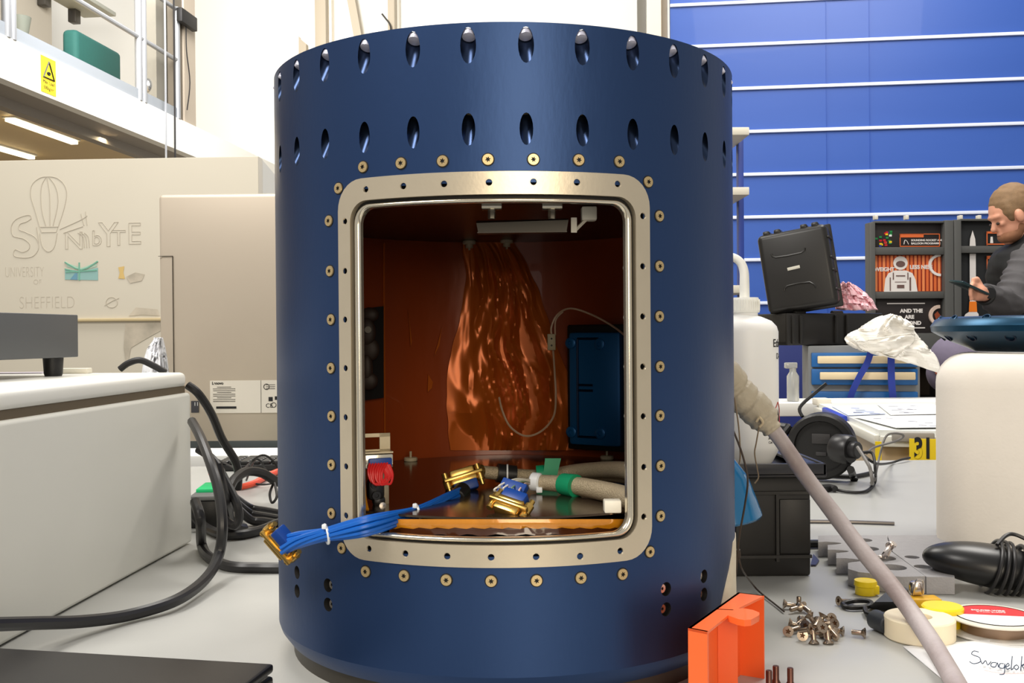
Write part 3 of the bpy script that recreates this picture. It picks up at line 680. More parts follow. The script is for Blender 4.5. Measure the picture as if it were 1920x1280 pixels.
for k, (a, b, lab) in enumerate(((944, 958, 'upper of three black cables fanning behind the cylinder'), (952, 970, 'middle of three black cables fanning behind the cylinder'), (962, 980, 'lowest of three black cables fanning behind the cylinder'))):
    cable('power_cable', [on(440, a - 14, .03), on(470, a + 6 + k * 3, .008), on(500, b - 2, .006), on(545, b + 6, .006)], .0040 + .0008 * k, RUB, lab)
ORC = mat('orange_cord_rubber', (236, 84, 50), .45)
cable('extension_cord', [on(395, 885, .03), on(420, 900, .015), on(445, 912, .006), on(475, 906, .006), on(505, 890, .006), on(545, 874, .006)], .0050, ORC, 'orange extension cord crossing under the black cables')
TH = mat('thin_black', (30, 28, 28), .5)
for q, lab in (([on(385, 848, .03), on(410, 862, .02), on(440, 878, .015), on(455, 895, .01)], 'thin black lead running down from the enclosure corner'),
               ([on(452, 888, .01), at(468, 868, 1.4), at(492, 853, 1.4), at(510, 862, 1.4), at(524, 880, 1.4)], 'thin black lead making a tall arch below the monitor'),
               ([on(462, 900, .01), at(478, 862, 1.5), at(494, 872, 1.5), on(508, 905, .01)], 'thin black lead making a low arch beside the keyboard'),
               ([at(513, 905, 1.25), at(506, 925, 1.22), at(510, 942, 1.2), at(519, 930, 1.2), at(515, 905, 1.22)], 'thin black lead hanging in a small loop at the cylinder edge'),
               ([on(470, 905, .006), on(495, 908, .005), on(530, 903, .005)], 'thin black lead lying flat beneath the orange cord')):
    cable('thin_lead', q, .0016, TH, lab, n=6)
# ================================================================ right of the module, on the table
# black storage crate with tray lid
cr = thing('storage_crate', 'black plastic crate standing right behind the blue cylinder', 'crate', on(1450, 1080))
c0 = on(1521, 1080); M = frame(c0, (1, -.0, 0), z=(0, 0, 1)); hT = .098; CW = .17; CD = .18
BK = mat('crate_black', (30, 28, 27), .45)
mb = MB(); mb.box((-CW / 2, CD / 2, hT / 2 + .0), (CW, CD, hT), M, .003)
mb.box((-CW / 2, -.0015, .020), (CW, .004, .003), M); mb.box((-CW / 2, -.0015, hT - .016), (CW, .004, .003), M)
for x in (-.033, -.072): mb.box((x, -.001, hT / 2), (.003, .003, hT - .03), M)
mb.box((-.016, -.0008, hT / 2), (.030, .003, hT - .045), M, .001)
mb.build('body', BK, cr)
tr = thing('serving_tray', 'shallow black tray lying on the black crate under the white bottle', 'tray', c0 + V((-.06, .07, hT)))
mb = MB(); z0t = hT + .0015
mb.box((-.084, .085, z0t + .002), (.187, .21, .004), M, .001)
for (cx, cy, sx, sy) in ((-.084, -.018, .187, .004), (-.084, .188, .187, .004), (.0075, .085, .004, .21), (-.1755, .085, .004, .21)): mb.box((cx, cy, z0t + .007), (sx, sy, .012), M, .0012)
mb.box((-.002, .085, z0t + .010), (.018, .205, .003), M, .001); mb.box((-.084, -.010, z0t + .010), (.18, .016, .003), M, .001)
mb.build('tray_body', mat('tray_slate', (38, 38, 44), .3), tr)
mb = MB(); mb.slab([on(1525, 1040, .001), on(1536, 1052, .001), on(1530, 1060, .001), on(1520, 1060, .001)], V((0, 0, .0012))); tag(mb.build('plastic_flap', mat('navy_plastic', (40, 44, 84), .4)), 'dark blue plastic flap peeping out beside the black crate', 'flap')
# wash bottle
d_ = 1.045; cx = at(1398, 850, d_); zb = TT + hT + .0065; P0 = V((cx.x, cx.y, zb)); k_ = d_ / FPX
def zy(py): return at(1400, py, d_).z - zb
bot = thing('wash_bottle', 'white plastic wash bottle with curved spout and ethanol lettering on the black tray', 'bottle', P0)
TB = Matrix.Translation(P0); HDPE = mat('bottle_white', (240, 240, 238), .42, sss=.1)
rb = 61 * k_
MB().lathe([(rb * .80, 0), (rb * .98, .012), (rb, .018), (rb, zy(622)), (rb * .95, zy(612)), (rb * .80, zy(602)), (rb * .50, zy(594)), (24 * k_, zy(592)), (24 * k_, zy(584))], TB, 48).build('bottle_body', HDPE, bot)
mb = MB(); nn_ = 48; zc0, zc1 = zy(586), zy(558)
mb.lathe([((27 + (.5 if 0 else 0)) * k_, zc0), (27.5 * k_, zc0 + .001), (26.5 * k_, zc1 - .002), (25 * k_, zc1)], TB, 40)
for i in range(40): t = 2 * pi * i / 40; mb.box((27.3 * k_ * cos(t), 27.3 * k_ * sin(t), (zc0 + zc1) / 2), (.0007, .0007, zc1 - zc0 - .004), TB)
mb.build('bottle_cap', mat('cap_white', (232, 232, 226), .4), bot)
MB().tube([P0 + V((0, 0, zc1 - .002)), P0 + V((0, 0, zy(530))), P0 + V((-.0005, 0, zy(508))), P0 + V((-.004, -.0, zy(492))), P0 + V((-.012, 0, zy(482))), P0 + V((-.024, 0, zy(480))), P0 + V((-.040, 0, zy(486)))], 8.5 * k_, 14, 6, rad=lambda t: (9.5 - 3 * t) * k_).build('spout', mat('cap_white', (232, 232, 226), .4), bot)
def onb(a0):     # wraps flat lettering around the bottle; a0 = start angle from the front, toward +x
    def f(p): a = a0 + p.x / rb; r = rb + .0003 + p.z; return P0 + V((r * sin(a), -r * cos(a), 0)) + V((0, 0, p.y))
    return f
mb = MB()
def bt(body, a, py, size, **k):
    g = onb(a); z = zy(py); mb.text(body, size, None, .0001, fn=lambda p: g(V((p.x, p.y + z, p.z))), **k)
bt('Ethanol', .72, 650, .0115, off=.0001); bt('D-Lim', .92, 672, .0085); bt('Ampac', .50, 818, .0045, off=.0002)
for yy in (806, 811, 826): bt('Cat. No. 2046 01', .50, yy, .0035)
g = onb(0)
for w in (0, .0): 
    c0_, c1 = 1.02, zy(777); dd = .014
    for s in range(4):
        a1 = (c0_ + dd / rb * (0, 1, 0, -1)[s], c1 + dd * (1, 0, -1, 0)[s]); a2 = (c0_ + dd / rb * (1, 0, -1, 0)[s], c1 + dd * (0, -1, 0, 1)[s]); mb.mi = 1
        mb.tube([g(V(((a1[0] + (a2[0] - a1[0]) * q / 4) * rb, a1[1] + (a2[1] - a1[1]) * q / 4, 0))) for q in range(5)], .0005, 4, 1)
mb.mi = 0; mb.poly([g(V((c0_ * rb + x, c1 + y, .0002))) for x, y in ((-.004, -.006), (.004, -.006), (.0042, -.001), (.002, .003), (.0008, .0075), (-.001, .002), (-.0042, -.001))])
mb.build('printing', [INK, mat('hazard_red', (214, 74, 60), .5)], bot, smooth_ang=0)
# grey conduit with taped sleeve
CM = mat('conduit_grey', (176, 166, 166), .5, 0, .0, 20, .15, 300, col2=(150, 136, 134))
cpts = [at(1425, 775, .885), at(1462, 822, .88), at(1505, 885, .87), at(1560, 958, .85), at(1615, 1030, .82), at(1680, 1108, .785), at(1738, 1190, .735), at(1785, 1268, .668), at(1822, 1345, .60), at(1850, 1420, .55)]
co = thing('flexible_conduit', 'thick grey sheathed cable running diagonally from the cylinder side down across the table', 'cable', on(1700, 1200))
MB().tube(cpts, .0070, 18, 10, rad=lambda t: .0068 + .0006 * sin(t * 40) * .2).build('sheath', CM, co)
tp = [at(1338, 684, .862), at(1362, 705, .880), at(1378, 728, .885), at(1396, 748, .885), at(1412, 762, .885), at(1430, 782, .884), at(1440, 795, .883), at(1450, 808, .882)]
mb = MB(); mb.tube(tp, .012, 20, 8, rad=lambda t: .0155 - .0015 * abs(sin(t * 16)) - (.0075 * max(0, (t - .70) / .30)) + .0006 * sin(t * 61)); mb.build('taped_sleeve', mat('grey_wrap', (176, 166, 146), .55, 0, .15, 60, .6, 160), co)
MB().tube([at(1418, 790, .868), at(1424, 782, .866), at(1430, 792, .868), at(1424, 800, .870)], .0012, 6, 4).build('string_knot', mat('string', (196, 180, 150), .7), co)
ST = mat('twine', (120, 104, 84), .7)
cable('string', [at(1424, 796, .870), at(1418, 830, .872), at(1415, 850, .873), at(1420, 880, .874), at(1422, 895, .874), at(1415, 906, .874)], .0006, ST, 'thin string hanging from the taped sleeve', n=6, cat='string')
cable('string', [at(1377, 745, .80), at(1385, 800, .80), at(1388, 850, .80), at(1386, 870, .80)], .0006, ST, 'thin string hanging close to the right edge of the cylinder', n=6, cat='string')
TW = mat('thin_wire_brown', (60, 48, 40), .5)
cable('thin_wire', [at(1372, 800, .79), at(1388, 840, .79), at(1398, 875, .79), at(1402, 905, .79), at(1396, 950, .80), at(1387, 1000, .81), at(1383, 1040, .82), at(1379, 1090, .83), on(1378, 1118, .002)], .0008, TW, 'thin brown wire hanging down past the blue cup', n=6, cat='wire')
cable('thin_wire', [at(1384, 1040, .825), at(1392, 1068, .83), on(1412, 1096, .008), on(1425, 1110, .003), on(1450, 1130, .002), on(1470, 1146, .002)], .0008, TW, 'thin brown wire trailing over the table behind the orange bin', n=6, cat='wire')
MB_ = MB().cyl(at(1384, 1030, .822), at(1385, 1044, .824), .0018, 10); tag(MB_.build('wire_crimp', TW), 'small crimp joining the thin wires beside the cylinder', 'crimp')
# blue translucent cup
BC = mat('blue_translucent', (36, 130, 190), .18, trans=.35, coat=.4)
P = at(1358, 975, .895); zt_ = at(1358, 850, .895).z
mb = MB(); h_ = zt_ - P.z
TT_ = Matrix.Translation(P) @ Matrix.Rotation(radians(-8), 4, 'Y')
mb.lathe([(.0325, 0), (.0335, .002), (.031, h_ * .25), (.026, h_ * .62), (.017, h_ * .88), (.010, h_), (.0001, h_)], TT_, 40, False, False)
cup = solid(mb.build('blue_cup', BC), .0012); tag(cup, 'translucent blue plastic cup hanging at the right side of the cylinder', 'cup')
# orange storage bin on end
OR = mat('orange_plastic', (246, 106, 48), .4, coat=.2)
hO = .057; q1, q2, q3, q4 = on(1290, 1177, hO), on(1326, 1184, hO), on(1433, 1116, hO), on(1384, 1110, hO)
ob = thing('storage_bin', 'orange plastic storage bin standing on end in front of the cylinder', 'bin', (q1 + q3) / 2 - V((0, 0, hO)))
dn = V((0, 0, -hO)); t1 = (q2 - q1).normalized() * .0018; e = (q4 - q1).normalized()
mb = MB()
def wall(a, b, th, hgt=hO): n = V((-(b - a).y, (b - a).x, 0)).normalized() * th; mb.slab([a, b, b + n, a + n], V((0, 0, -hgt)))
wall(q1, q4, -.0018); wall(q1, q2, .0018); wall(q4, q3, -.0016)
nrm = V((e.y, -e.x, 0))
m1 = q1.lerp(q4, .55)
wv = (q2 - q1)
tp_ = [q1, q2, on(1364, 1154, hO), on(1380, 1142, hO), on(1398, 1133, hO), q3, q4]
A_ = [mb._v(p) for p in tp_]; B_ = [mb._v(p - V((0, 0, .0016))) for p in tp_]; mb.face(A_); mb.face(B_[::-1])
for i in range(len(A_)): j = (i + 1) % len(A_); mb.face([A_[i], A_[j], B_[j], B_[i]])
mb.build('bin_shell', OR, ob)
mb = MB(); tabp = [on(x, y, hO + .0001) for x, y in ((1364, 1153), (1378, 1140), (1395, 1140), (1412, 1143), (1424, 1148), (1423, 1153), (1408, 1161), (1396, 1162), (1384, 1160))]
A_ = [mb._v(p) for p in tabp]; B_ = [mb._v(p - V((0, 0, .004))) for p in tabp]; mb.face(A_); mb.face(B_[::-1])
for i in range(len(A_)): j = (i + 1) % len(A_); mb.face([A_[i], A_[j], B_[j], B_[i]])
mb.build('front_tab', OR, ob)
mb = MB(); i0 = q1.lerp(q4, .50) + nrm * .002; wall(i0, i0 + nrm * .012 + e * .004, .0016, hO - .006); mb.build('inner_rib', OR, ob)
# loose countersunk screws
def csk(L=.010, rh=.0042, rs=.0020):
    mb = MB(); n = 20; mb.mi = 0
    mb.lathe([(rs * .9, -L), (rs, -L + .0006), (rs, -.0028), (rh * .96, -.0004), (rh, 0)], None, n, True, False)
    A = [(rh * cos(2 * pi * k / n), rh * sin(2 * pi * k / n)) for k in range(n)]; st = [((rh * (.5 if k % 4 < 2 else .3)) * cos(2 * pi * k / n), rh * (.5 if k % 4 < 2 else .3) * sin(2 * pi * k / n)) for k in range(n)]
    a = [mb._v((x, y, 0)) for x, y in A]; b = [mb._v((x, y, .0001)) for x, y in st]; c = [mb._v((x, y, -.001)) for x, y in st]
    for i in range(n): j = (i + 1) % n; mb.face([a[i], a[j], b[j], b[i]])
    mb.mi = 1
    for i in range(n): j = (i + 1) % n; mb.face([b[i], b[j], c[j], c[i]])
    mb.face(c); return mb.mesh('countersunk_screw', [mat('loose_screw_steel', (178, 160, 142), .26, .95), mat('torx_recess', (92, 60, 34), .5, .5)])
CS = csk(); CSL = csk(.016); CSS = csk(.008)
def screw(me, P, axis, label, group=None):
    o = bpy.data.objects.new('countersunk_screw', me); COL.objects.link(o); M = V(axis).normalized().to_track_quat('Z', 'Y').to_matrix().to_4x4(); M.translation = P; o.matrix_world = M
    return tag(o, label, 'screw', group)
rnd = random.Random(3)
HL = 'small steel countersunk screw lying in the heap on the table'; HG = 'countersunk screws in the heap'
heap = [(1478, 1182, 0, (-.3, -1, .15)), (1494, 1178, 0, (.8, .4, .1)), (1504, 1190, 0, (-.2, -1, .2)), (1526, 1206, 0, (0, -.3, -1)), (1553, 1206, 0, (0, -.3, -1)), (1516, 1184, 0, (-1, .2, .1)), (1534, 1186, 0, (.9, -.4, .1)), (1547, 1190, 0, (.3, -.9, .3)), (1566, 1190, 0, (.2, .9, .2)), (1572, 1182, 0, (.9, -.5, 0)), (1560, 1170, 0, (.3, -.9, .5)), (1548, 1168, 0, (-.8, .5, 0)), (1532, 1168, .005, (.5, .8, .2)), (1514, 1172, .005, (-.6, -.7, .2)), (1500, 1166, 0, (.6, .8, .1)), (1522, 1160, .004, (-.4, .5, .7)), (1540, 1160, .004, (.5, .2, .8)), (1556, 1160, .002, (.1, -1, .5)), (1488, 1170, 0, (-.9, .3, .2)), (1538, 1178, .007, (.2, -.9, .5)), (1512, 1180, .006, (.7, -.6, .3)), (1562, 1184, .004, (-.4, .7, .5))]
HSP = {(1478, 1182): 'screw at the left end of the heap with its round recessed head facing the viewer', (1504, 1190): 'screw at the front left of the heap, second head facing the viewer', (1526, 1206): 'screw standing on its head in front of the heap, left of the two', (1553, 1206): 'screw standing on its head in front of the heap, right of the two', (1560, 1170): 'screw at the back right of the heap with its recessed head showing', (1572, 1182): 'screw at the right end of the heap'}
for x, y, h, ax in heap:
    ax = V(ax).normalized(); flat = ax.z < -.5
    c = on(x, y, .0035 + h)
    P = c + ax * .004
    if flat: P = on(x, y, .0004)
    lb_ = HSP.get((x, y)); screw(CS, P, ax, lb_ or HL, None if lb_ else HG)
for x, y, ax, lab in ((1478, 1133, (-.9, .1, .12), 'leftmost bolt of the small cluster beside the orange bin'), (1492, 1140, (.9, .5, .1), 'bolt lying across the middle of the small cluster'), (1498, 1140, (0, 0, -1), 'bolt standing on its head in the small cluster'), (1510, 1140, (-.35, .8, .3), 'rightmost tilted bolt of the small cluster')):
    ax = V(ax).normalized(); screw(CS, on(x, y, .0004 if ax.z < -.5 else .004) + ax * (.0 if ax.z < -.5 else .004), ax, lab)
screw(CS, on(1614, 1186, .0041) + V((.003, -.001, 0)), (.85, -.5, .05), 'single countersunk screw lying alone between the heap and the tape roll')
screw(CSL, on(1572, 1126, .0044), (-.95, -.3, .12), 'long screw lying in front of the left yellow cap')
BRS = csk(.012, .0036, .0021); BRS.materials[0] = mat('dark_stud', (110, 76, 66), .35, .8)
for x, y, lab in ((1442, 1290, 'brownish screw standing at the bottom edge, left one'), (1455, 1281, 'brownish screw standing at the bottom edge, middle one'), (1482, 1285, 'brownish screw standing at the bottom edge, right one')):
    screw(BRS, on(x, y, .0005), (0, 0, -1), lab)
# rod, black tubes
cable('metal_rod', [on(1500, 977, .0025), on(1590, 978, .0025), on(1677, 981, .0025)], .0022, mat('rod_grey', (120, 114, 110), .3, .6), 'thin grey metal rod lying on the table beside the black crate', cat='rod')
cable('marker_pen', [on(1664, 1020, .006), on(1668, 1020, .006), on(1700, 1021, .006), on(1830, 1021, .006)], .0052, BLACKS, 'black pen-like tube lying behind the grey foam block', cat='pen', rad=lambda t: .0032 + .0022 * min(1, t * 8))
cable('black_tube', [on(1480, 1018, .005), on(1500, 1019, .005), on(1548, 1019, .005)], .0045, BLACKS, 'short black tube end between the crate and the grey foam', cat='tube')
# grey foam pieces with round cut-outs
FOAM = mat('grey_foam', (158, 156, 158), .9, 0, .1, 120, .3, 500); hF = .016
def foampiece(out, hol, label):
    o2 = [(on(x, y, hF).x, on(x, y, hF).y) for x, y in out]; h2 = []
    for cx, cy, r in hol: c = on(cx, cy, hF); h2.append([(c.x + r * cos(2 * pi * k / 24), c.y + r * sin(2 * pi * k / 24)) for k in range(24)])
    pts, tris = sheet(o2, h2, .05); mb = MB()
    for z in (TT + hF, TT + .0005):
        vs = [mb._v((p.x, p.y, z)) for p in pts]
        for f in tris: mb.face([vs[i] for i in f])
    loopwall(mb, [V((*p, TT + hF)) for p in o2], [V((*p, TT + .0005)) for p in o2])
    for h in h2: loopwall(mb, [V((*p, TT + hF)) for p in h], [V((*p, TT + .0005)) for p in h])
    return tag(mb.build('foam_insert', FOAM, smooth_ang=40), label, 'foam')
def bite(x0, y0, x1, y1, dx, n=6):   # round notch in the outline between two picture points
    return [(x0 + (x1 - x0) * k / n + dx * sin(pi * k / n), y0 + (y1 - y0) * k / n) for k in range(n + 1)]
out = [(1610, 1072)] + [(1607, 1071)] + [(1590, 1066), (1590, 1055)] + bite(1594, 1054, 1586, 1046, 26) + [(1568, 1046), (1568, 1036)] + bite(1572, 1036, 1564, 1030, 24) + [(1552, 1030), (1552, 1021)] + bite(1556, 1021, 1548, 1015, 26) + [(1534, 1016), (1534, 1004)] + [(1560, 1003), (1662, 1003), (1672, 1034), (1735, 1080), (1690, 1081)]
foampiece(out, [(1618, 1012, .0095), (1628, 1028, .0105), (1658, 1046, .011), (1674, 1063, .0125)], 'grey foam insert with scalloped left edge and round holes')
foampiece([(1664, 1003), (1770, 1003), (1790, 1082), (1737, 1081), (1674, 1034)], [(1710, 1044, .007), (1730, 1062, .008)], 'plain grey foam insert under the black computer mouse')
SS = mat('bright_clip', (216, 206, 200), .22, .95)
for q, lab in (([on(1653, 1046, hF + .001), on(1660, 1036, hF + .008), on(1668, 1024, hF + .012)], 'shiny bolt leaning on the grey foam, left of the two'), ([on(1662, 1044, hF + .001), on(1668, 1030, hF + .006), on(1672, 1022, hF + .011)], 'shiny bolt leaning on the grey foam, right of the two')):
    mb = MB(); mb.tube(q, .0022, 10, 4); mb.cyl(q[2], q[2] + (q[2] - q[1]).normalized() * .0028, .0042, 14, bev=.0004); tag(mb.build('bolt', SS), lab, 'bolt')
tag(MB().tube([on(1642, 1046, hF + .0015), on(1650, 1044, hF + .003), on(1658, 1046, hF + .0015)], .002, 8, 4).build('small_pin', SS), 'small shiny pin lying flat on the grey foam', 'pin')
# computer mouse wrapped in its cable
mc = thing('computer_mouse', 'black computer mouse wound with its own cable beside the white foam block', 'mouse', on(1840, 1120))
c = on(1890, 1122, 0) + V((0, .030, 0)); Mm = frame(c + V((0, 0, .0215)), (1, -.28, -.14), z=(.1, 0, 1))
mb = MB(); mb.blob((0, 0, 0), (.060, .030, .0205), Mm, 40, 24, lambda p: V((p.x, p.y * (1 - .12 * max(0, p.x)), p.z * (.9 if p.z < 0 else 1)))); mb.build('shell', BLACKS, mc)
for k in range(7):
    x = .0 + .0062 * k + .002 * sin(k * 3); sl = .35 - .1 * (k % 3); rr = sqrt(max(.05, 1 - (x / .062) ** 2)); loop_ = []
    for q in range(16):
        t = 2 * pi * q / 16; loop_.append(Mm @ V((x + sl * .012 * sin(t), .0335 * rr * cos(t), .0245 * rr * sin(t))))
    MB().tube(loop_, .0016, 7, 3, True).build('cable_turn', RUB, mc)
MB().tube([Mm @ V((.0, -.01, .022)), Mm @ V((.008, .0, .030)), Mm @ V((.016, .005, .032)), Mm @ V((.03, .004, .028)), Mm @ V((.05, .0, .020))], .0018, 7, 5).build('cable_end', RUB, mc)
cable('mouse_lead', [at(1880, 1060, .92), at(1905, 1057, .93), at(1950, 1057, .94)], .0014, RUB, 'thin black lead leaving the mouse towards the right edge', cat='lead')
# yellow caps
YE = mat('yellow_plastic', (246, 214, 20), .4, coat=.2)
def cap(name, px, py, r, h, label, flat=False):
    c = on(px, py, 0) + V((0, r, 0)); T = Matrix.Translation((c.x, c.y, TT + .0003)); mb = MB()
    mb.lathe([(r * .90, 0), (r * .92, h * .45), (r, h * .62), (r, h - .0012), (r - .0012, h), (.0001, h)], T, 36, True, False); return tag(mb.build(name, YE), label, 'cap')
cap('yellow_cap', 1784, 1188, .0160, .018, 'round yellow plastic cap right beside the black mouse')
c = on(1629, 1118) + V((0, .008, 0)); mb = MB(); mb.lathe([(.0092, 0), (.0092, .007), (.0102, .008), (.0098, .0125), (.0001, .012)], Matrix.Translation((c.x, c.y, TT + .0003)) , 30, True, False); mb.box((0, .0, .005), (.008, .016, .008), Matrix.Translation((c.x + .006, c.y, TT + .0003)), .001)
tag(mb.build('yellow_cap', YE), 'small yellow plastic cap in front of the grey foam, left of the grey cable', 'cap')
# black strap adapter under the grey cable, clip
ad = thing('cable_adapter', 'black adapter with strap and round knob under the grey cable', 'adapter', on(1670, 1160))
mb = MB(); mb.tube([on(1580, 1132, .003), on(1602, 1126, .004), on(1628, 1127, .005), on(1634, 1134, .004), on(1616, 1138, .003), on(1590, 1138, .003)], .0022, 8, 5, True); mb.build('strap', BLACK, ad)
mb = MB(); mb.hexa([on(1628, 1140, .001), on(1700, 1150, .001), on(1712, 1134, .001), on(1660, 1122, .001)], [on(1640, 1128, .013), on(1690, 1128, .016), on(1702, 1104, .020), on(1682, 1092, .022)]); mb.build('wedge_body', mat('dark_slate', (44, 48, 54), .5), ad)
MB().cyl(on(1640, 1160, .008), on(1668, 1172, .0085), .0078, 20, bev=.001).build('knob', mat('dark_slate', (44, 48, 54), .5), ad)
MB().tube([on(1622, 1140, .004), on(1626, 1150, .004), on(1640, 1152, .005), on(1650, 1148, .006)], .0022, 8, 5).build('ring', BLACK, ad)
cl2 = thing('bulldog_clip', 'small shiny metal clip beside the round yellow cap', 'clip', on(1722, 1126))
c = on(1723, 1140); mb = MB(); mb.box((c.x, c.y + .006, TT + .016), (.011, .010, .012), bev=.003); mb.build('clip_body', SS, cl2)
MB().box((c.x + .004, c.y, TT + .005), (.026, .016, .0095), bev=.0015).build('yellow_base', mat('yellow_ochre', (224, 170, 20), .45), cl2)
mb = MB(); mb.tube([V((c.x - .004, c.y + .002, TT + .011)), V((c.x - .003, c.y - .002, TT + .024)), V((c.x + .003, c.y - .002, TT + .024)), V((c.x + .004, c.y + .001, TT + .012))], .0009, 6, 4); mb.build('clip_handle', SS, cl2)
# cream roll
c = on(1751, 1215); r = .0262; c = c + V((-.0, r, 0)); mb = MB(); T = Matrix.Translation((c.x, c.y, TT + .0003)); hR = .0165
mb.lathe([(r - .001, 0), (r, .001), (r, hR - .001), (r - .001, hR), (.0095, hR), (.009, hR - .0015), (.009, 0), (r - .001, 0)], T, 48, False, False)
tag(mb.build('tape_roll', mat('cream_roll', (240, 226, 196), .5, sss=.15)), 'cream white roll of tape under the grey cable', 'tape roll')
# solder reel with red and white label
sp = thing('wire_reel', 'flat wire reel with a red and white label at the right edge', 'reel', on(1880, 1200))
r = .035; c = on(1908, 1213) + V((.0, r, 0)); T = Matrix.Translation((c.x, c.y, TT)); hS = .014
MB().lathe([(r * .98, .0004), (r, .0014), (r * .98, .0024)], T, 48).build('lower_flange', mat('clear_flange', (214, 210, 204), .2, alpha=.8), sp)
MB().lathe([(r * .72, .0024), (r * .72, hS - .002)], T, 40).build('wire_winding', mat('winding', (140, 116, 96), .35, .5), sp)
MB().lathe([(r * .98, hS - .002), (r, hS - .001), (r * .98, hS)], T, 48).build('upper_flange', WPL, sp)
mb = MB()
def half(a0, a1, rr, z): return [T @ V((rr * cos(a0 + (a1 - a0) * k / 24), rr * sin(a0 + (a1 - a0) * k / 24), z)) for k in range(25)]
rl = r * .84
mb.mi = 0; mb.poly(half(radians(-12), radians(168), rl, hS + .0003)); mb.mi = 1; mb.poly(half(radians(168), radians(348), rl, hS + .0003)); mb.mi = 2
mb.tube([T @ V((rl * cos(2 * pi * k / 40), rl * sin(2 * pi * k / 40), hS + .0003)) for k in range(40)], .0004, 4, 1, True)
mb.mi = 1; Mt = frame(T @ V((-.012, .014, hS + .0006)), (1, -.2, 0), z=(0, 0, 1)); mb.text('SOLDER WIRE', .0040, Mt, .0001, off=.0001); Mt = frame(T @ V((-.010, .009, hS + .0006)), (1, -.2, 0), z=(0, 0, 1)); mb.text('0.7mm Sn60Pb', .0036, Mt, .0001)
mb.build('reel_label', [mat('label_red', (214, 30, 40), .45), PAPER, INK], sp, smooth_ang=0)
# handwritten paper
npn = thing('paper_note', 'white paper with handwriting in the bottom right corner', 'paper', on(1850, 1250))
mb = MB(); G = []
for j in range(13):
    row = []
    for i in range(15):
        u, v = i / 14, j / 12; a = V((1693, 1211, 0)).lerp(V((1990, 1188, 0)), u); b = V((1800, 1300, 0)).lerp(V((2060, 1320, 0)), u); p = a.lerp(b, v)
        e_ = .0032 * abs(hash2(u * 3, v * 3, 4)) + .0006
        row.append(mb._v(on(p.x, p.y, e_)))
    G.append(row)
for j in range(12):
    for i in range(14): mb.face([G[j][i], G[j][i + 1], G[j + 1][i + 1], G[j + 1][i]])
sh = mb.build('sheet', mat('note_paper', (242, 242, 242), .75), npn); solid(sh, .0004)
def stroke(mb, pts, r, h=.0042, sub=4): mb.tube([on(x, y, h) for x, y in pts], r, 5, sub)
mb = MB()
S_ = [[(1835, 1222), (1826, 1220), (1822, 1226), (1836, 1232), (1838, 1240), (1826, 1244), (1818, 1240)], [(1838, 1236), (1842, 1244), (1848, 1238), (1852, 1246), (1858, 1240)], [(1868, 1242), (1860, 1242), (1858, 1248), (1866, 1250), (1870, 1242), (1872, 1250)],
      [(1882, 1244), (1875, 1244), (1874, 1251), (1882, 1252), (1884, 1244), (1883, 1262), (1874, 1264)], [(1886, 1250), (1892, 1247), (1890, 1243), (1886, 1248), (1888, 1254), (1894, 1252)], [(1898, 1230), (1896, 1254), (1900, 1252)], [(1906, 1246), (1901, 1250), (1906, 1255), (1910, 1250), (1906, 1246)], [(1916, 1230), (1914, 1256), (1915, 1248), (1922, 1244), (1917, 1249), (1924, 1256)]]
for q in S_: stroke(mb, q, .00035)
mb.mi = 1; stroke(mb, [(1845, 1256), (1880, 1262), (1925, 1262)], .0003)
mb.build('handwriting', [mat('pen_blue_black', (44, 60, 84), .6), mat('pen_red', (220, 190, 190), .6)], npn)
# expanded foam block and blue ring on it
EPS = mat('polystyrene', (214, 207, 197), .75, 0, .03, 60, .08, 260)
c0 = on(1757, 1046); M = frame(c0, (.92, -.39, 0), z=(0, 0, 1)); hB = .2125
blk_ = MB(); t = bmesh.new(); bmesh.ops.create_cube(t, size=1)
for v in t.verts: v.co = V((v.co.x * .34, v.co.y * .20, v.co.z * hB))
ed = [e for e in t.edges if (e.verts[0].co.z > 0 and e.verts[1].co.z > 0) or abs(e.verts[0].co.z - e.verts[1].co.z) > .01]
bmesh.ops.bevel(t, geom=ed, offset=.036, segments=8, profile=.5, affect='EDGES')
mp = {v: blk_._v(v.co + V((.17, .10, hB / 2 + .0005)), M) for v in t.verts}
for f in t.faces: blk_.face([mp[v] for v in f.verts])
t.free()
for k in (.172,): pass
tag(blk_.build('foam_block', EPS), 'tall white polystyrene block at the right edge of the table', 'foam block')
rg = thing('blue_ring', 'dark blue anodised nose ring lying on the polystyrene block', 'ring', on(1960, 700, hB + .001))
cR = at(1978, 660, 1.17); zr = TT + hB + .0012; kk = 1.17 / FPX; T = Matrix.Translation((cR.x, cR.y, zr))
rp = [(138 * kk, 0), (150 * kk, .004), (188 * kk, .014), (214 * kk, .0235), (216 * kk, .030), (208 * kk, .0375), (196 * kk, .0405), (150 * kk, .0405), (150 * kk, .006), (138 * kk, .0)]
MB().lathe(rp, T, 96, False, False).build('ring_body', mat('blue_ring_anodised', (26, 66, 92), .3, .75), rg)
for k in range(16):
    t = 2 * pi * k / 16 + .12; 
    for rr, zz, nz, sz in ((204 * kk, .0385, .8, .0055), (196 * kk, .0165, -.8, .006)):
        if zz < .02: tt = t + .2
        else: tt = t
        Mh = frame((cR.x + rr * cos(tt), cR.y + rr * sin(tt), zr + zz), (-sin(tt), cos(tt), 0), z=(cos(tt) * .8, sin(tt) * .8, nz))
        MB().lathe([(sz, -.003), (sz, .0004), (sz * .8, .0006), (sz * .7, -.002), (.0001, -.002)], Mh, 16, False, False).build('ring_hole' if nz < 0 else 'ring_bolt', mat('hole_navy', (12, 26, 48), .4, .4) if nz < 0 else mat('bolt_blue', (60, 90, 120), .25, .9), rg)
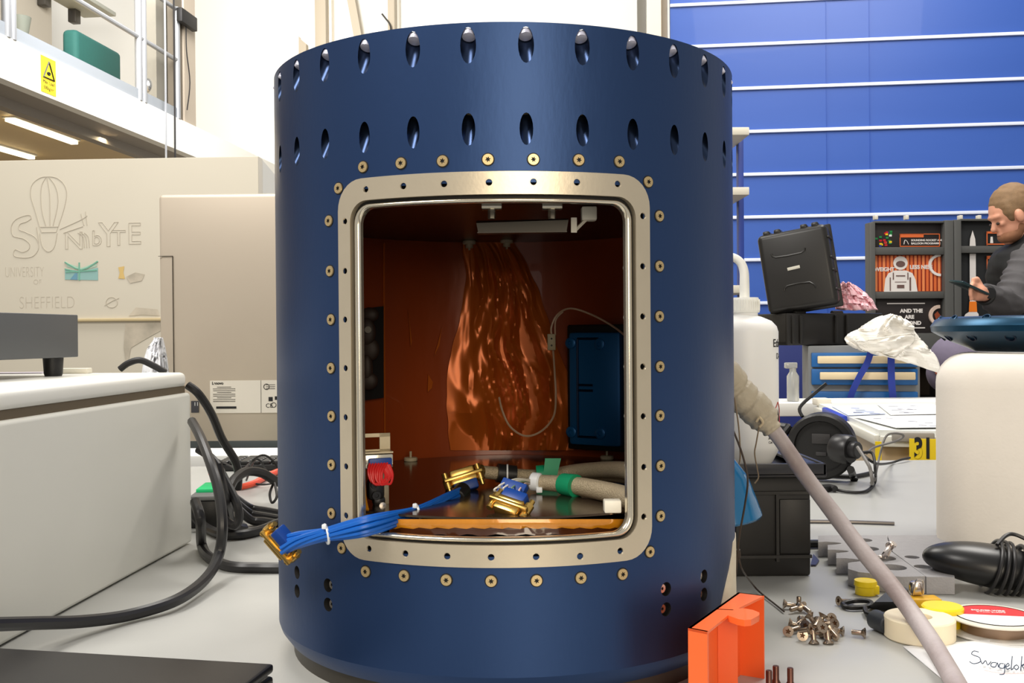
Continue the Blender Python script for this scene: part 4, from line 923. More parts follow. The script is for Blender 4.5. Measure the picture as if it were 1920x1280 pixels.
# round black reel with knob, USB lead
cr_ = thing('cable_reel', 'round black plastic reel with a knob standing behind the crate', 'reel', on(1535, 893))
M = facing(1540, 836, 1.60, -24); k6 = 1.60 / FPX
mb = MB(); mb.lathe([(58 * k6, -.03), (62 * k6, -.026), (62 * k6, .008), (58 * k6, .012), (48 * k6, .012), (46 * k6, .004), (.0001, .004)], M, 48, True, False); mb.build('reel_body', BLACK, cr_)
mb = MB(); mb.box((.0, .012, .005), (.028, .016, .002), M, .0006); mb.box((0, -.012, .005), (.016, .006, .002), M, .0006); mb.build('reel_badge', mat('badge_grey', (52, 50, 50), .5), cr_)
mb = MB(); mb.tube([M @ V((-.050, .030, -.01)), M @ V((-.062, .010, -.005)), M @ V((-.058, -.02, .0)), M @ V((-.035, -.042, .004))], .007, 10, 6); mb.tube([M @ V((-.050, .028, -.01)), M @ V((-.078, .030, -.01)), M @ V((-.095, .02, -.0))], .005, 8, 5); mb.tube([M @ V((-.03, .045, -.01)), M @ V((-.035, .06, -.02)), M @ V((-.01, .085, -.03)), M @ V((.005, .098, -.03))], .0028, 6, 5); mb.build('reel_handle', BLACKS, cr_)
Mk = facing(1586, 842, 1.54, 38); mb = MB(); mb.lathe([(.020, -.020), (.0225, -.016), (.0225, .006), (.020, .010), (.013, .010), (.013, .020), (.011, .022)], Mk, 28); mb.build('knob', RUB, cr_)
MB().tube([on(1595, 880, .03), on(1598, 888, .012), on(1602, 900, .002)], .006, 8, 5).build('reel_foot', BLACK, cr_)
LG = mat('lead_grey', (110, 106, 102), .4)
cable('lead', [at(1608, 838, 1.50), at(1625, 865, 1.47), at(1632, 880, 1.46), at(1636, 905, 1.46), at(1640, 940, 1.45)][:4] + [on(1634, 905, .003)], .0026, LG, 'grey lead curving down from the reel knob', cat='lead')
cable('lead', [at(1612, 846, 1.5), at(1640, 868, 1.5), on(1668, 868, .006), on(1688, 862, .006), on(1706, 858, .006)], .0020, TH, 'dark lead running from the knob to the back edge of the table', cat='lead')
cable('lead', [at(1640, 900, 1.5), at(1648, 860, 1.6), at(1660, 820, 1.62), at(1676, 812, 1.62), at(1694, 816, 1.62), at(1682, 826, 1.62), at(1640, 838, 1.6), at(1625, 850, 1.55)], .0018, LG, 'thin looped lead standing up in front of the clear crate', cat='lead')
cable('usb_lead', [on(1562, 916, .004), on(1590, 922, .003), on(1622, 921, .003), on(1640, 905, .003), at(1641, 880, 1.48), at(1636, 850, 1.5), at(1618, 848, 1.5)], .0022, TH, 'black lead with plug end lying in front of the reel', cat='lead')
tag(MB().tube([on(1532, 917, .006), on(1556, 914, .006), on(1566, 916, .006)], .006, 10, 4, rad=lambda t: .0065 - .002 * t).build('lead_plug', RUB), 'black plug end lying beside the grey cable', 'plug')
cable('lead', [on(1560, 892, .004), on(1600, 893, .004), on(1635, 886, .004)], .0035, TH, 'black lead lying flat at the foot of the reel', cat='lead')
# ================================================================ the hall behind
HW = mat('hall_white', (240, 238, 230), .6); HB = mat('hall_beige', (172, 160, 140), .6); HG2 = mat('hall_beam_shade', (150, 142, 132), .6); WARM = mat('soffit_cream', (214, 190, 148), .6)
struct(MB().box((0, 6, -.05), (26, 22, .1)).build('floor', mat('hall_floor', (120, 116, 110), .6, 0, .08, 3)))
# blue sectional wall on the right
w0 = on_v(1400, 400, 0.0001); dd = ray(1400, 400); VB = (dd * (8.0 / dd.dot(FW))).dot(BV)
uL = uv_of(on_v(1257, 100, VB))[0]
mb = MB(); Mw = frame(bw(0, VB, 0), BU, y=(0, 0, 1))    # x along wall, y up, z towards camera
mb.box(((uL + 6.5) / 2, 2.7, -.06), (6.5 - uL, 5.4, .10), Mw)
struct(mb.build('wall_right', mat('wall_blue', (46, 84, 166), .42, 0, .05, .8, col2=(52, 90, 172), aniso=(.25, 1, 1.5), coat=.08)))
zs = [ZC + (623 - y) * 8 / FPX for y in (5, 84, 166, 247, 327, 407, 487, 568)]
LIP = mat('seam_strip', (214, 220, 236), .35)
for i, z in enumerate(zs + [zs[0] + .342, zs[0] + .684]):
    struct(MB().box(((uL + 6.5) / 2, z, -.005), (6.5 - uL, .026, .03), Mw, .004).build('trim_%d' % (i + 1), LIP))
for i, px in enumerate((1551, 1632)):
    P = uv_of(on_v(px, 300, VB))[0]; struct(MB().box((P, 2.7, -.0085), (.008, 5.3, .004), Mw).build('trim_%d' % (i + 20), mat('wall_blue_joint', (36, 76, 160), .4)))
struct(MB().box(((uL + 6.5) / 2, .64, .05), (6.5 - uL, 1.28, .10), Mw, .004).build('baseboard_right', mat('dado_navy', (26, 40, 104), .5)))
# steel posts at the left end of the blue wall
for i, (a, b, dv, m) in enumerate(((1195, 1211, .0, mat('post_olive', (98, 94, 84), .5)), (1212, 1240, .0, mat('post_pale', (214, 204, 184), .5)), (1240, 1252, -.05, mat('post_taupe', (128, 116, 100), .5)))):
    x0, x1 = uv_of(on_v(a, 60, VB))[0], uv_of(on_v(b, 60, VB))[0]; struct(MB().box(((x0 + x1) / 2, 2.7, -.06 + dv), (x1 - x0, 5.4, .16), Mw, .006).build('trim_%d' % (i + 30), m))
# far white wall
VW = 12.6; Mf = frame(bw(0, VW, 0), BU, y=(0, 0, 1)); struct(MB().box((-2.0, 3.5, -.1), (15, 7, .2), Mf).build('wall_back', HW))
def fx(px, v): return uv_of(on_v(px, 60, v))[0]
def zat(px, py, v): return on_v(px, py, v).z
for i, (a, b, dv) in enumerate(((590, 611, .25), (611, 622, .12), (727, 740, .25), (740, 748, .12))):
    v = VW - dv; struct(MB().box(((fx(a, v) + fx(b, v)) / 2, 3.5, dv / 2), (fx(b, v) - fx(a, v), 7, dv), Mf, .01).build('trim_%d' % (i + 40), HB if i % 2 == 0 else mat('post_cream', (220, 212, 196), .6)))
v = VW - .2; a, b = on_v(660, 0, v), on_v(672, 66, v); dd = (b - a)
struct(MB().obox(a - dd * 1.5, b + dd * 6, .10, .12, BV).build('trim_50', HB))
mb = MB(); v = VW - .1
for x0, y0, x1 in ((545, 55, 560), (560, 70, 574)):
    q = [on_v(x0, y0, v), on_v(x1, y0 + (x1 - x0) * .85, v), on_v(x1, 300, v), on_v(x0, 300, v)]; mb.mi = 0 if x0 == 545 else 1; mb.slab(q, BV * .09)
struct(mb.build('door_1', [mat('door_cream', (216, 208, 192), .6), HB]))
ba = tag(MB().tube([on_v(716, 26, VW - .3), on_v(724, 36, VW - .3), on_v(731, 46, VW - .3), on_v(733, 60, VW - .3), on_v(733, 110, VW - .3), on_v(728, 300, VW - .3)], .012, 6, 4).build('conduit_pipe', DGREY), 'thin dark pipe on the far white wall above the cylinder', 'pipe')
# mezzanine on the left
dd = ray(0, 62); UF = (dd * ((3.30 - ZC) / dd.z)).dot(BU)     # plane of the fascia
ZF1, ZF0 = 3.30, 2.985; Mm_ = lambda u, v, z: bw(u, v, z)
def ubox(u0, u1, v0, v1, z0, z1, name, m, kind=True, bev=0):
    c = bw((u0 + u1) / 2, (v0 + v1) / 2, (z0 + z1) / 2); M = frame(c, BU, z=(0, 0, 1)); o = MB().box((0, 0, 0), (abs(u1 - u0), abs(v1 - v0), z1 - z0), M, bev).build(name, m)
    return struct(o) if kind else o
ubox(UF - .10, UF, 3.0, VW - .05, ZF0, ZF1, 'trim_60', HW)
ubox(UF - .42, UF - .10, 3.0, VW - .05, ZF0 + .004, ZF0 + .05, 'trim_61', HG2)  # grey-brown colour carries the shade on the beam's underside
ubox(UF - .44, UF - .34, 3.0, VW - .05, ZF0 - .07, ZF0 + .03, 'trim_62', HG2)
ubox(-9, UF - .10, 3.0, VW - .05, ZF0 + .06, ZF1 - .02, 'ceiling', WARM)
ubox(-9.1, -9.0, 3.0, VW, 0, ZF0, 'wall_left', WARM)
UK = UF - .02
tb_ = ubox(UK - .03, UK + .01, 3.0, uv_of(on_u(338, 200, UF))[1], ZF1, ZF1 + .10, 'trim_63', mat('toe_board_grey', (150, 156, 164), .45, .4))
# striplight under the deck (lit), and a glowing strip put in for glare
LT = mat('lit_bar', (255, 236, 190), .4, emit=6.)
for i, (p0, p1, lab) in enumerate((((16, 224), (140, 268), 'long lit strip light under the mezzanine, nearest the edge beam'), ((-60, 262), (60, 296), 'glowing strip standing in for glare under the mezzanine at the far left'))):
    a = ray(*p0); b = ray(*p1); zc = ZF0 + .03; A = CAM + a * ((zc - ZC) / a.z); B = CAM + b * ((zc - ZC) / b.z)
    sl = thing('lit_strip', lab, 'ceiling light', (A + B) / 2); MB().obox(A, B, .07, .03, bev=.005).build('lit_bar', LT, sl); MB().obox(A + V((0, 0, .03)), B + V((0, 0, .03)), .12, .03).build('housing', WHITE, sl)
    area(((A + B) / 2 - V((0, 0, .06)))[:], ((A + B) / 2 - V((0, 0, 3)))[:], 1.2, 25, (1, .8, .5), .1)
# upper wall and posts of the mezzanine
UR = UF - 2.2
ubox(UR - .1, UR, 3.0, 11.0, ZF1, 6.4, 'wall_upper', mat('upper_wall_cream', (160, 153, 140), .6))
v1 = uv_of(on_u(340, 100, UF - .05))[1]; v2 = uv_of(on_u(361, 100, UF - .05))[1]
ubox(UF - .06, UF - .02, v1, v2, ZF1, 6.4, 'trim_64', mat('upper_wall_beige', (166, 154, 138), .6))
va = uv_of(on_u(304, 100, UF - .1))[1]; 
ubox(UF - .30, UF - .16, va, va + .3, ZF1, 6.4, 'trim_65', mat('post_grey_green', (126, 122, 112), .5)); ubox(UF - .14, UF - .10, va + .36, va + .44, ZF1, 6.4, 'trim_66', mat('pipe_brick', (170, 84, 60), .5))
ubox(UF - .12, UF - .04, v1 - .16, v1, ZF1, 6.4, 'trim_67', mat('post_brown', (96, 88, 76), .5))
gl = thing('guard_rail', 'grey tubular guard rail along the mezzanine edge', 'railing', bw(UK, 8, ZF1)); GR = mat('galvanised', (150, 152, 156), .4, .5)
for px in (11, 22, 259, 268, 331):
    v = uv_of(on_u(px, 40, UK))[1]; MB().cyl(bw(UK, v, ZF1 + .0), bw(UK, v, ZF1 + 1.1), .032, 12).build('post', GR, gl)
for z, nm in ((1.08, 'top_rail'), (.58, 'middle_rail')): MB().cyl(bw(UK, 3.2, ZF1 + z), bw(UK, uv_of(on_u(331, 40, UK))[1], ZF1 + z), .022, 10).build(nm, GR, gl)
for i, (px, py) in enumerate(((308, 285), (325, 290))):
    v = uv_of(on_u(px, 100, UF + .05))[1]; cable('hanging_cord', [bw(UF + .05, v, 6), bw(UF + .06, v, 4), bw(UF + .05, v, 1.2)], .010, GR if i == 0 else TH, ('pale' if i == 0 else 'dark') + ' cord hanging in front of the mezzanine beam', n=6, cat='cord')
# green armchair, wall shelf, sign box
sf = thing('armchair', 'dark green armchair seen from behind on the mezzanine', 'armchair', on_u(190, 130, UF - .9)); GC = mat('dark_green_fabric', (22, 74, 68), .8, 0, .1, 30)
uS = UF - .75
vA, vB = uv_of(on_u(148, 90, uS))[1], uv_of(on_u(232, 110, uS))[1]; ZA = ZF1
def zu(px, py, u): return on_u(px, py, u).z
zt1 = zu(150, 54, uS)
c = bw(uS - .1, (vA + vB) / 2, (ZA + zt1) / 2); M = frame(c, BU, z=(0, 0, 1)); MB().box((0, 0, 0), (.16, vB - vA, zt1 - ZA), M, .05, 4).build('backrest', GC, sf)
M = frame(bw(uS - .5, (vA + vB) / 2, ZA + .28), BU, z=(0, 0, 1)); MB().box((0, 0, 0), (.75, vB - vA, .3), M, .05, 4).build('seat', GC, sf)
for v in (vA - .1, vB + .02): M = frame(bw(uS - .45, v, ZA + .32), BU, z=(0, 0, 1)); MB().box((0, 0, 0), (.8, .14, .42), M, .05, 4).build('armrest', GC, sf)
sh_ = thing('wall_shelf', 'pale grey shelf with dark brackets on the upper wall', 'shelf', on_u(130, 10, UR + .3)); va, vb = uv_of(on_u(60, 5, UR + .1))[1], uv_of(on_u(170, 20, UR + .1))[1]; zz = zu(130, 6, UR + .1)
M = frame(bw(UR + .22, (va + vb) / 2, zz), BU, z=(0, 0, 1)); MB().box((0, 0, 0), (.42, vb - va, .05), M, .01).build('shelf_board', mat('shelf_grey', (176, 178, 168), .6), sh_)
for v in (va + .3, vb - .3): M = frame(bw(UR + .06, v, zz - .1), BU, z=(0, 0, 1)); MB().box((0, 0, 0), (.1, .12, .16), M, .01).build('bracket', DGREY, sh_)
P = on_u(38, 46, UF - .5); M = frame(P, BU, z=(0, 0, 1)); tag(MB().lathe([(.06, -.08), (.085, .06), (.07, .06), (.0001, .05)], M, 14).build('plant_pot', mat('pot_grey', (88, 92, 84), .7)), 'small grey pot behind the guard rail', 'pot')
P = on_u(278, 160, UF - .25); tag(MB().blob(P, (.045, .045, .07)).build('wall_lamp', mat('chrome', (180, 180, 180), .2, .9)), 'small round chrome lamp near the mezzanine edge', 'lamp')
P = on_u(349, 37, UF + .03); M = frame(P, BU, z=(0, 0, 1)); sb = thing('alarm_box', 'dark box fixed high on the beige upper wall', 'alarm', P); MB().box((.01, 0, 0), (.06, .36, .14), M, .01).build('box', DARK, sb); MB().tube([P, P + V((0, 0, -.3)), P + V((.0, .1, -.6)), P + V((0, 0, -.9))], .006, 5, 5).build('lead', TH, sb)
# yellow warning sign on the fascia
P = on_u(90, 139, UF); vA, vB = uv_of(on_u(76, 120, UF))[1], uv_of(on_u(104, 140, UF))[1]; w = vB - vA; h = on_u(76, 96, UF).z - on_u(76, 164, UF).z
Ms = frame(bw(UF + .002, (vA + vB) / 2, (ZF0 + ZF1) / 2 + .005), BV, y=(0, 0, 1)); sg = thing('warning_sign', 'yellow warning sign with a black triangle on the white mezzanine beam', 'sign', Ms.translation)
nz = Ms.to_3x3() @ V((0, 0, 1)); flip = 1 if nz.dot(BU) > 0 else -1
if flip < 0: Ms = frame(Ms.translation, -BV, y=(0, 0, 1))
MB().box((0, 0, 0), (w, h, .004), Ms).build('sign_plate', mat('sign_yellow', (246, 214, 30), .5), sg)
mb = MB(); mb.tube([Ms @ V((x * w, y * h, .003)) for x, y in ((0, .38), (-.36, -.08), (.36, -.08))], .010, 5, 1, True)
mb.tube([Ms @ V((w * .1 * cos(t), h * .06 + h * .035 * sin(t), .003)) for t in [2 * pi * k / 10 for k in range(10)]], .006, 4, 1, True)
mb.box((0, h * .06, .003), (w * .12, h * .03, .003), Ms)
tz = h * .13; mb.text('Max. Load', tz, Ms @ Matrix.Translation((0, -.24 * h, .0025)), .001, align='CENTER', sx=w * .85 / (4.7 * tz)); mb.text('500kg/m²', tz, Ms @ Matrix.Translation((0, -.40 * h, .0025)), .001, align='CENTER', sx=w * .85 / (4.7 * tz)); print('SIGN', w, h); mb.build('sign_print', INK, sg, smooth_ang=0)
# doodled partition board
DP = 3.95; MP = facing(487, 560, DP, -3.2); kp = DP / FPX
pt = thing('partition_board', 'tall cream partition board covered in faint pencil drawings and lettering', 'partition', V((at(250, 600, DP).x, at(250, 600, DP).y, 0)))
def bp(px, py, z=.0004): return V(((px - 487) * kp, (560 - py) * kp - .0 + (487 - px) * -.0, z))
zt = on(0, 0).z if 0 else 0
ht = (560 - 293) * kp; hb2 = -MP.translation.z
CREAM = mat('board_cream', (200, 193, 177), .6, 0, .03, 3)
mb = MB(); mb.box((-1.1, (ht + hb2) / 2, -.03), (2.2, ht - hb2, .06), MP, .004); mb.build('board', CREAM, pt)
mb = MB(); xe = at(516, 560, DP + .45); e0 = MP @ V((0, 0, -.0)); a = V((e0.x, e0.y, 0)); b = V((xe.x, xe.y, 0)); n = V((0, .04, 0))
mb.hexa([a, b, b + n, a + n], [p + V((0, 0, (MP @ V((0, ht, 0))).z - (.02 if 0 else 0))) for p in (a, b, b + n, a + n)]); mb.build('side_board', mat('board_side', (226, 224, 214), .6), pt)
MB().box((-.9, (560 - 597) * kp, .006), (1.8, .012, .014), MP, .003).build('ledge', mat('ledge_tan', (196, 178, 138), .6), pt)
PEN = mat('pencil', (192, 184, 168), .8); PEN2 = mat('pencil_dark', (140, 132, 122), .8)
mb = MB(); RP = .0015
def sk(pts, r=RP, sub=5, closed=False): mb.tube([MP @ bp(x, y) for x, y in pts], r, 4, sub, closed)
sk([(66, 420), (56, 385), (49, 360), (52, 340), (66, 328), (82, 325), (100, 328), (114, 340), (119, 358), (114, 385), (102, 420)]); sk([(80, 325), (70, 345), (70, 385), (78, 418)]); sk([(81, 325), (86, 360), (86, 418)]); sk([(84, 325), (98, 345), (102, 375), (92, 418)]); sk([(66, 420), (102, 420), (98, 430), (70, 430), (66, 420)], sub=1)
sk([(50, 404), (48, 398), (38, 398), (20, 405), (11, 418), (14, 436), (34, 442), (46, 452), (44, 462), (32, 467), (18, 462), (16, 474), (36, 478), (54, 474), (64, 458), (58, 440), (40, 430), (26, 424), (28, 414), (40, 410), (50, 404)])
sk([(66, 432), (70, 455), (82, 467), (94, 458), (100, 432)]); sk([(60, 420), (64, 450)]); sk([(105, 425), (145, 408), (158, 400)]); sk([(112, 432), (150, 420)]); sk([(146, 396), (152, 418)]); sk([(155, 392), (158, 418)])
def ol(body, px, py, hpx, sx=1.0, dark=False): mb.text(body, hpx * kp * 1.38, MP @ Matrix.Translation(bp(px, py)), outline=RP * .8, sx=sx)
ol('N', 112, 462, 34, 1.1); ol('b', 166, 456, 30); ol('Y', 180, 458, 48, .95); ol('T', 205, 456, 30, 1.1); ol('E', 234, 454, 42, 1.0)
for k in range(3): sk([(140 + 6 * k, 432), (150 + 5 * k, 440), (152 + 5 * k, 460)])
mb.text('UNIVERSITY', 22 * kp * 1.3, MP @ Matrix.Translation(bp(-3, 514)), .0003, sx=.50, off=-.002); mb.text('OF', 10 * kp * 1.3, MP @ Matrix.Translation(bp(52, 528)), .0003, off=-.001); mb.text('SHEFFIELD', 26 * kp * 1.3, MP @ Matrix.Translation(bp(24, 574)), .0003, sx=.70, off=-.002)
sk([(204 + 11 * cos(t), 564 + 10 * sin(t)) for t in [2 * pi * k / 12 for k in range(12)]], closed=True, sub=2); sk([(190, 570), (204, 562), (218, 556)])
mb.build('pencil_drawing', PEN, pt, smooth_ang=0)
mb = MB()
for q in ([(114, 487), (146, 502), (178, 486)], [(116, 506), (176, 503)], [(142, 488), (142, 522)], [(114, 500), (140, 506)]): mb.tube([MP @ bp(x, y, .0012) for x, y in q], .0035, 4, 3)
mb.mi = 1; mb.poly([MP @ bp(x, y, .0015) for x, y in ((114, 520), (114, 500), (146, 504), (178, 498), (178, 522))]); mb.mi = 2; mb.poly([MP @ bp(x, y, .0015) for x, y in ((118, 496), (116, 488), (146, 498), (176, 488), (176, 496), (146, 504))]); mb.mi = 3; mb.poly([MP @ bp(x, y, .0025) for x, y in ((124, 520), (134, 508), (138, 508), (138, 521))])
mb.build('flag_drawing', [mat('flag_green', (120, 178, 156), .8), mat('flag_teal', (146, 186, 182), .8), mat('flag_mint', (178, 204, 186), .8), mat('flag_blue', (110, 156, 178), .8)], pt, smooth_ang=0)
mb = MB(); mb.poly([MP @ bp(x, y, .0015) for x, y in ((217, 498), (229, 496), (227, 508), (230, 520), (217, 519), (220, 508))]); mb.build('orange_scribble', mat('scribble_ochre', (216, 186, 120), .8), pt)
SM = mat('smudge_light', (204, 194, 176), .8, col2=(172, 164, 148), scale=9); 
for k, q in enumerate(([(232, 516), (250, 508), (268, 512), (262, 524), (240, 528)], [(236, 590), (250, 574), (292, 578), (296, 590), (262, 588)], [(230, 604), (296, 602), (298, 618), (268, 634), (240, 650), (232, 690), (226, 650)])):
    mb = MB(); mb.poly([MP @ bp(x, y, .0018) for x, y in q]); mb.build('pencil_smudge', SM, pt)
# ---------------------------------------------------------------- exhibition stand with screens
DS = 5.0; MS = facing(1628, 640, DS, 3.2); ks = DS / FPX
def ep(px, py, z=0): return V(((px - 1628) * ks / cos(radians(3.2)), (630 - py) * ks + .026, z))
st = thing('exhibition_stand', 'dark grey exhibition frame holding printed space panels in front of the blue wall', 'stand', V((at(1710, 600, DS).x, at(1710, 600, DS).y, 0)))
FRM = mat('frame_grey', (82, 82, 80), .5); zg = -MS.translation.z
def ebox(x0, y0, x1, y1, z0, th, m, nm, par=st, bev=.002):
    a, b = ep(x0, y1), ep(x1, y0); o = MB().box(((a.x + b.x) / 2, (a.y + b.y) / 2, z0), (b.x - a.x, b.y - a.y, th), MS, bev).build(nm, m, par); return o
def upright(x0, x1, top): 
    a, b = ep(x0, top), ep(x1, top); return MB().box(((a.x + b.x) / 2, (a.y + zg) / 2, 0), (b.x - a.x, a.y - zg, .06), MS, .004).build('upright', FRM, st)
upright(1627, 1638, 418); upright(1771, 1788, 414); upright(1789, 1803, 413); upright(1930, 1945, 410)
for y in ((415, 419), (464, 478), (547, 560), (625, 690)): ebox(1638, y[0], 1771, y[1], -.004, .05, FRM, 'cross_bar')
for y in ((411, 415), (462, 475)): ebox(1803, y[0], 1930, y[1], -.004, .05, FRM, 'cross_bar')
for px in (1643, 1702, 1806, 1842): ebox(px - 3, 404, px + 3, 412, 0, .03, WPL, 'clip')
BKP = mat('panel_dark', (40, 34, 34), .5); ORP = mat('panel_orange', (226, 110, 56), .5); WHP = mat('panel_white', (236, 230, 226), .5)
p1 = ebox(1638, 419, 1771, 464, -.01, .01, BKP, 'printed_panel')
FL = [(200, 30, 40), (30, 140, 70), (240, 240, 240), (240, 200, 30), (40, 60, 150), (220, 120, 60)]
ml = [mat('flag_tint_%d' % i, c, .5) for i, c in enumerate(FL)]; mb = MB(); rr = random.Random(5)
for k in range(22):
    x = 1644 + rr.random() * 30; y = 434 + rr.random() * 28; a = ep(x, y); mb.mi = rr.randrange(6); mb.box((a.x, a.y, -.003), (5 * ks, 3.5 * ks, .001 + .0001 * k), MS)
mb.build('flag_print', ml, p1, smooth_ang=0)
mb = MB()
for x0, y0, x1, y1 in ((1690, 438, 1767, 439.5), (1690, 461, 1767, 462.5), (1690, 438, 1691.5, 462), (1766, 438, 1767.5, 462), (1690, 438, 1736, 445)): a, b = ep(x0, y1), ep(x1, y0); mb.box(((a.x + b.x) / 2, (a.y + b.y) / 2, -.003), (b.x - a.x, b.y - a.y, .002), MS)
mb.mi = 1; mb.text('SOUNDING ROCKET AND', 5.2 * ks, MS @ Matrix.Translation(ep(1712, 452, -.003)), .0005, off=.0004); mb.text('BALLOON PROGRAMME', 5.2 * ks, MS @ Matrix.Translation(ep(1712, 458, -.003)), .0005, off=.0004); mb.tube([MS @ ep(x, y, -.003) for x, y in ((1698, 458), (1700, 450), (1704, 452), (1707, 458))], .002, 4, 2)
mb.build('caption_print', [ORP, WHP], p1, smooth_ang=0)
p2 = ebox(1638, 478, 1771, 547, -.01, .01, mat('panel_red', (150, 52, 30), .5), 'printed_panel')
mb = MB()
for i in range(17):
    x = 1642 + i * 7.6; a, b = ep(x, 546), ep(x + 4.6, 479); mb.mi = 0 if i % 2 else 1; mb.box(((a.x + b.x) / 2, (a.y + b.y) / 2, -.004), (b.x - a.x, b.y - a.y, .002), MS)
mb.build('curtain_print', [mat('panel_orange', (226, 110, 56), .5), mat('panel_flame', (240, 140, 84), .5)], p2, smooth_ang=0)
mb = MB(); Z = -.0025
def pol(pts, z=Z): mb.poly([MS @ ep(x, y, z) for x, y in pts])
mb.mi = 0; pol([(1659, 547), (1662, 522), (1668, 512), (1680, 507), (1702, 507), (1714, 512), (1720, 524), (1724, 547)]); pol([(1680 + 14 * cos(t) + 11, 493 + 13 * sin(t)) for t in [2 * pi * k / 18 for k in range(18)]], Z + .001)
mb.mi = 1; pol([(1691 + 9 * cos(t), 495 + 6 * sin(t)) for t in [2 * pi * k / 14 for k in range(14)]], Z + .002)
for x0, y0, x1, y1 in ((1670, 520, 1672, 545), (1708, 520, 1711, 545), (1682, 516, 1700, 518), (1680, 528, 1702, 529), (1684, 534, 1698, 540), (1676, 511, 1678, 524), (1704, 511, 1706, 524)): pol([(x0, y0), (x1, y0), (x1, y1), (x0, y1)], Z + .002)
mb.mi = 0
mb.text('WEIGHT', 10 * ks, MS @ Matrix.Translation(ep(1641, 508, Z)), .0005, off=.001); mb.text('LESS NESS', 10 * ks, MS @ Matrix.Translation(ep(1709, 504, Z)), .0005, off=.001)
mb.tube([MS @ ep(1768 + 21 * cos(t), 497 + 19 * sin(t), Z) for t in [pi * .5 + pi * k / 12 for k in range(13)]], .009, 4, 1)
mb.build('spacesuit_print', [WHP, mat('print_shadow', (110, 84, 80), .6)], p2, smooth_ang=0)
p3 = ebox(1638, 560, 1771, 625, -.01, .01, BKP, 'printed_panel')
mb = MB(); mb.mi = 0
for i, t in enumerate(('BEYOND THE', 'EDGE ARE', 'BEYOND')):
    mb.text(('AND THE', 'ARE', 'BEYOND')[i], 9.5 * ks, MS @ Matrix.Translation(ep(1690 if i != 1 else 1699, 586 + i * 11.5, Z)), .0005, off=.0013, sx=1.06)
for y in (569, 615): a, b = ep(1665, y + 1), ep(1738, y - 1); mb.box(((a.x + b.x) / 2, (a.y + b.y) / 2, -.004), (b.x - a.x, b.y - a.y, .002), MS)
mb.mi = 1; mb.tube([MS @ ep(1766 + 18 * cos(t), 592 + 17 * sin(t), Z) for t in [pi * .5 + pi * k / 12 for k in range(13)]], .011, 4, 1); mb.mi = 2; pol([(1756, 590), (1762, 584), (1768, 592), (1768, 604), (1760, 602)])
mb.build('slogan_print', [WHP, mat('planet_cream', (232, 206, 190), .5), mat('planet_brown', (150, 70, 40), .5)], p3, smooth_ang=0)
p4 = ebox(1803, 415, 1930, 640, -.02, .01, mat('panel_black', (30, 32, 34), .45), 'printed_panel')
mb = MB(); Z = -.011
mb.mi = 0; pol([(1825, 462), (1826, 448), (1831, 432), (1836, 448), (1837, 462)]); pol([(1825, 476), (1837, 476), (1837, 566), (1825, 566)]); mb.mi = 1; pol([(1824, 566), (1838, 566), (1839, 586), (1823, 586)]); mb.mi = 0; pol([(1812, 598), (1816, 590), (1824, 585), (1838, 585), (1842, 590), (1842, 598)])
mb.mi = 2
for x0, y0, x1, y1 in ((1827, 453, 1830, 459), (1832, 453, 1836, 459), (1827, 476, 1836, 485), (1829, 490, 1830, 520), (1833, 490, 1834, 530), (1829, 588, 1831, 598), (1834, 588, 1836, 598)): pol([(x0, y0), (x1, y0), (x1, y1), (x0, y1)], Z + .001)
mb.mi = 3; pol([(1806, 434), (1808, 434), (1808, 598), (1806, 598)]); mb.mi = 4
for x0, y0, x1, y1 in ((1858, 434, 1930, 438), (1858, 434, 1860, 460), (1858, 457, 1930, 459), (1858, 480, 1930, 486), (1858, 480, 1860, 530)): pol([(x0, y0), (x1, y0), (x1, y1), (x0, y1)])
mb.mi = 0; pol([(1866, 444), (1870, 444), (1871, 456), (1865, 456)])
mb.build('rocket_print', [WHP, mat('print_orange', (246, 130, 30), .5), DARK, mat('scale_grey', (140, 136, 130), .5), ORP], p4, smooth_ang=0)
# ---------------------------------------------------------------- blue rack at the cylinder edge
DR = 6.2; rk = thing('storage_rack', 'blue rack upright with pale shelf ends just right of the cylinder', 'rack', V((at(1385, 500, DR).x, at(1385, 500, DR).y, 0)))
kr = DR / FPX; P = at(1387, 262, DR); MB().box((P.x, P.y, P.z / 2), (10 * kr, .06, P.z), bev=.004).build('upright', mat('rack_blue', (28, 52, 130), .45), rk)
P2 = at(1340, 262, DR); MB().box((P2.x, P2.y + .4, P.z / 2), (10 * kr, .06, P.z), bev=.004).build('upright', mat('rack_blue', (28, 52, 130), .45), rk)
for y in (264, 371, 546): q = at(1360, y, DR); MB().box((q.x, q.y - .05, q.z), (46 * kr, .5, 14 * kr), bev=.004).build('shelf', mat('rack_shelf', (212, 206, 190), .5), rk)
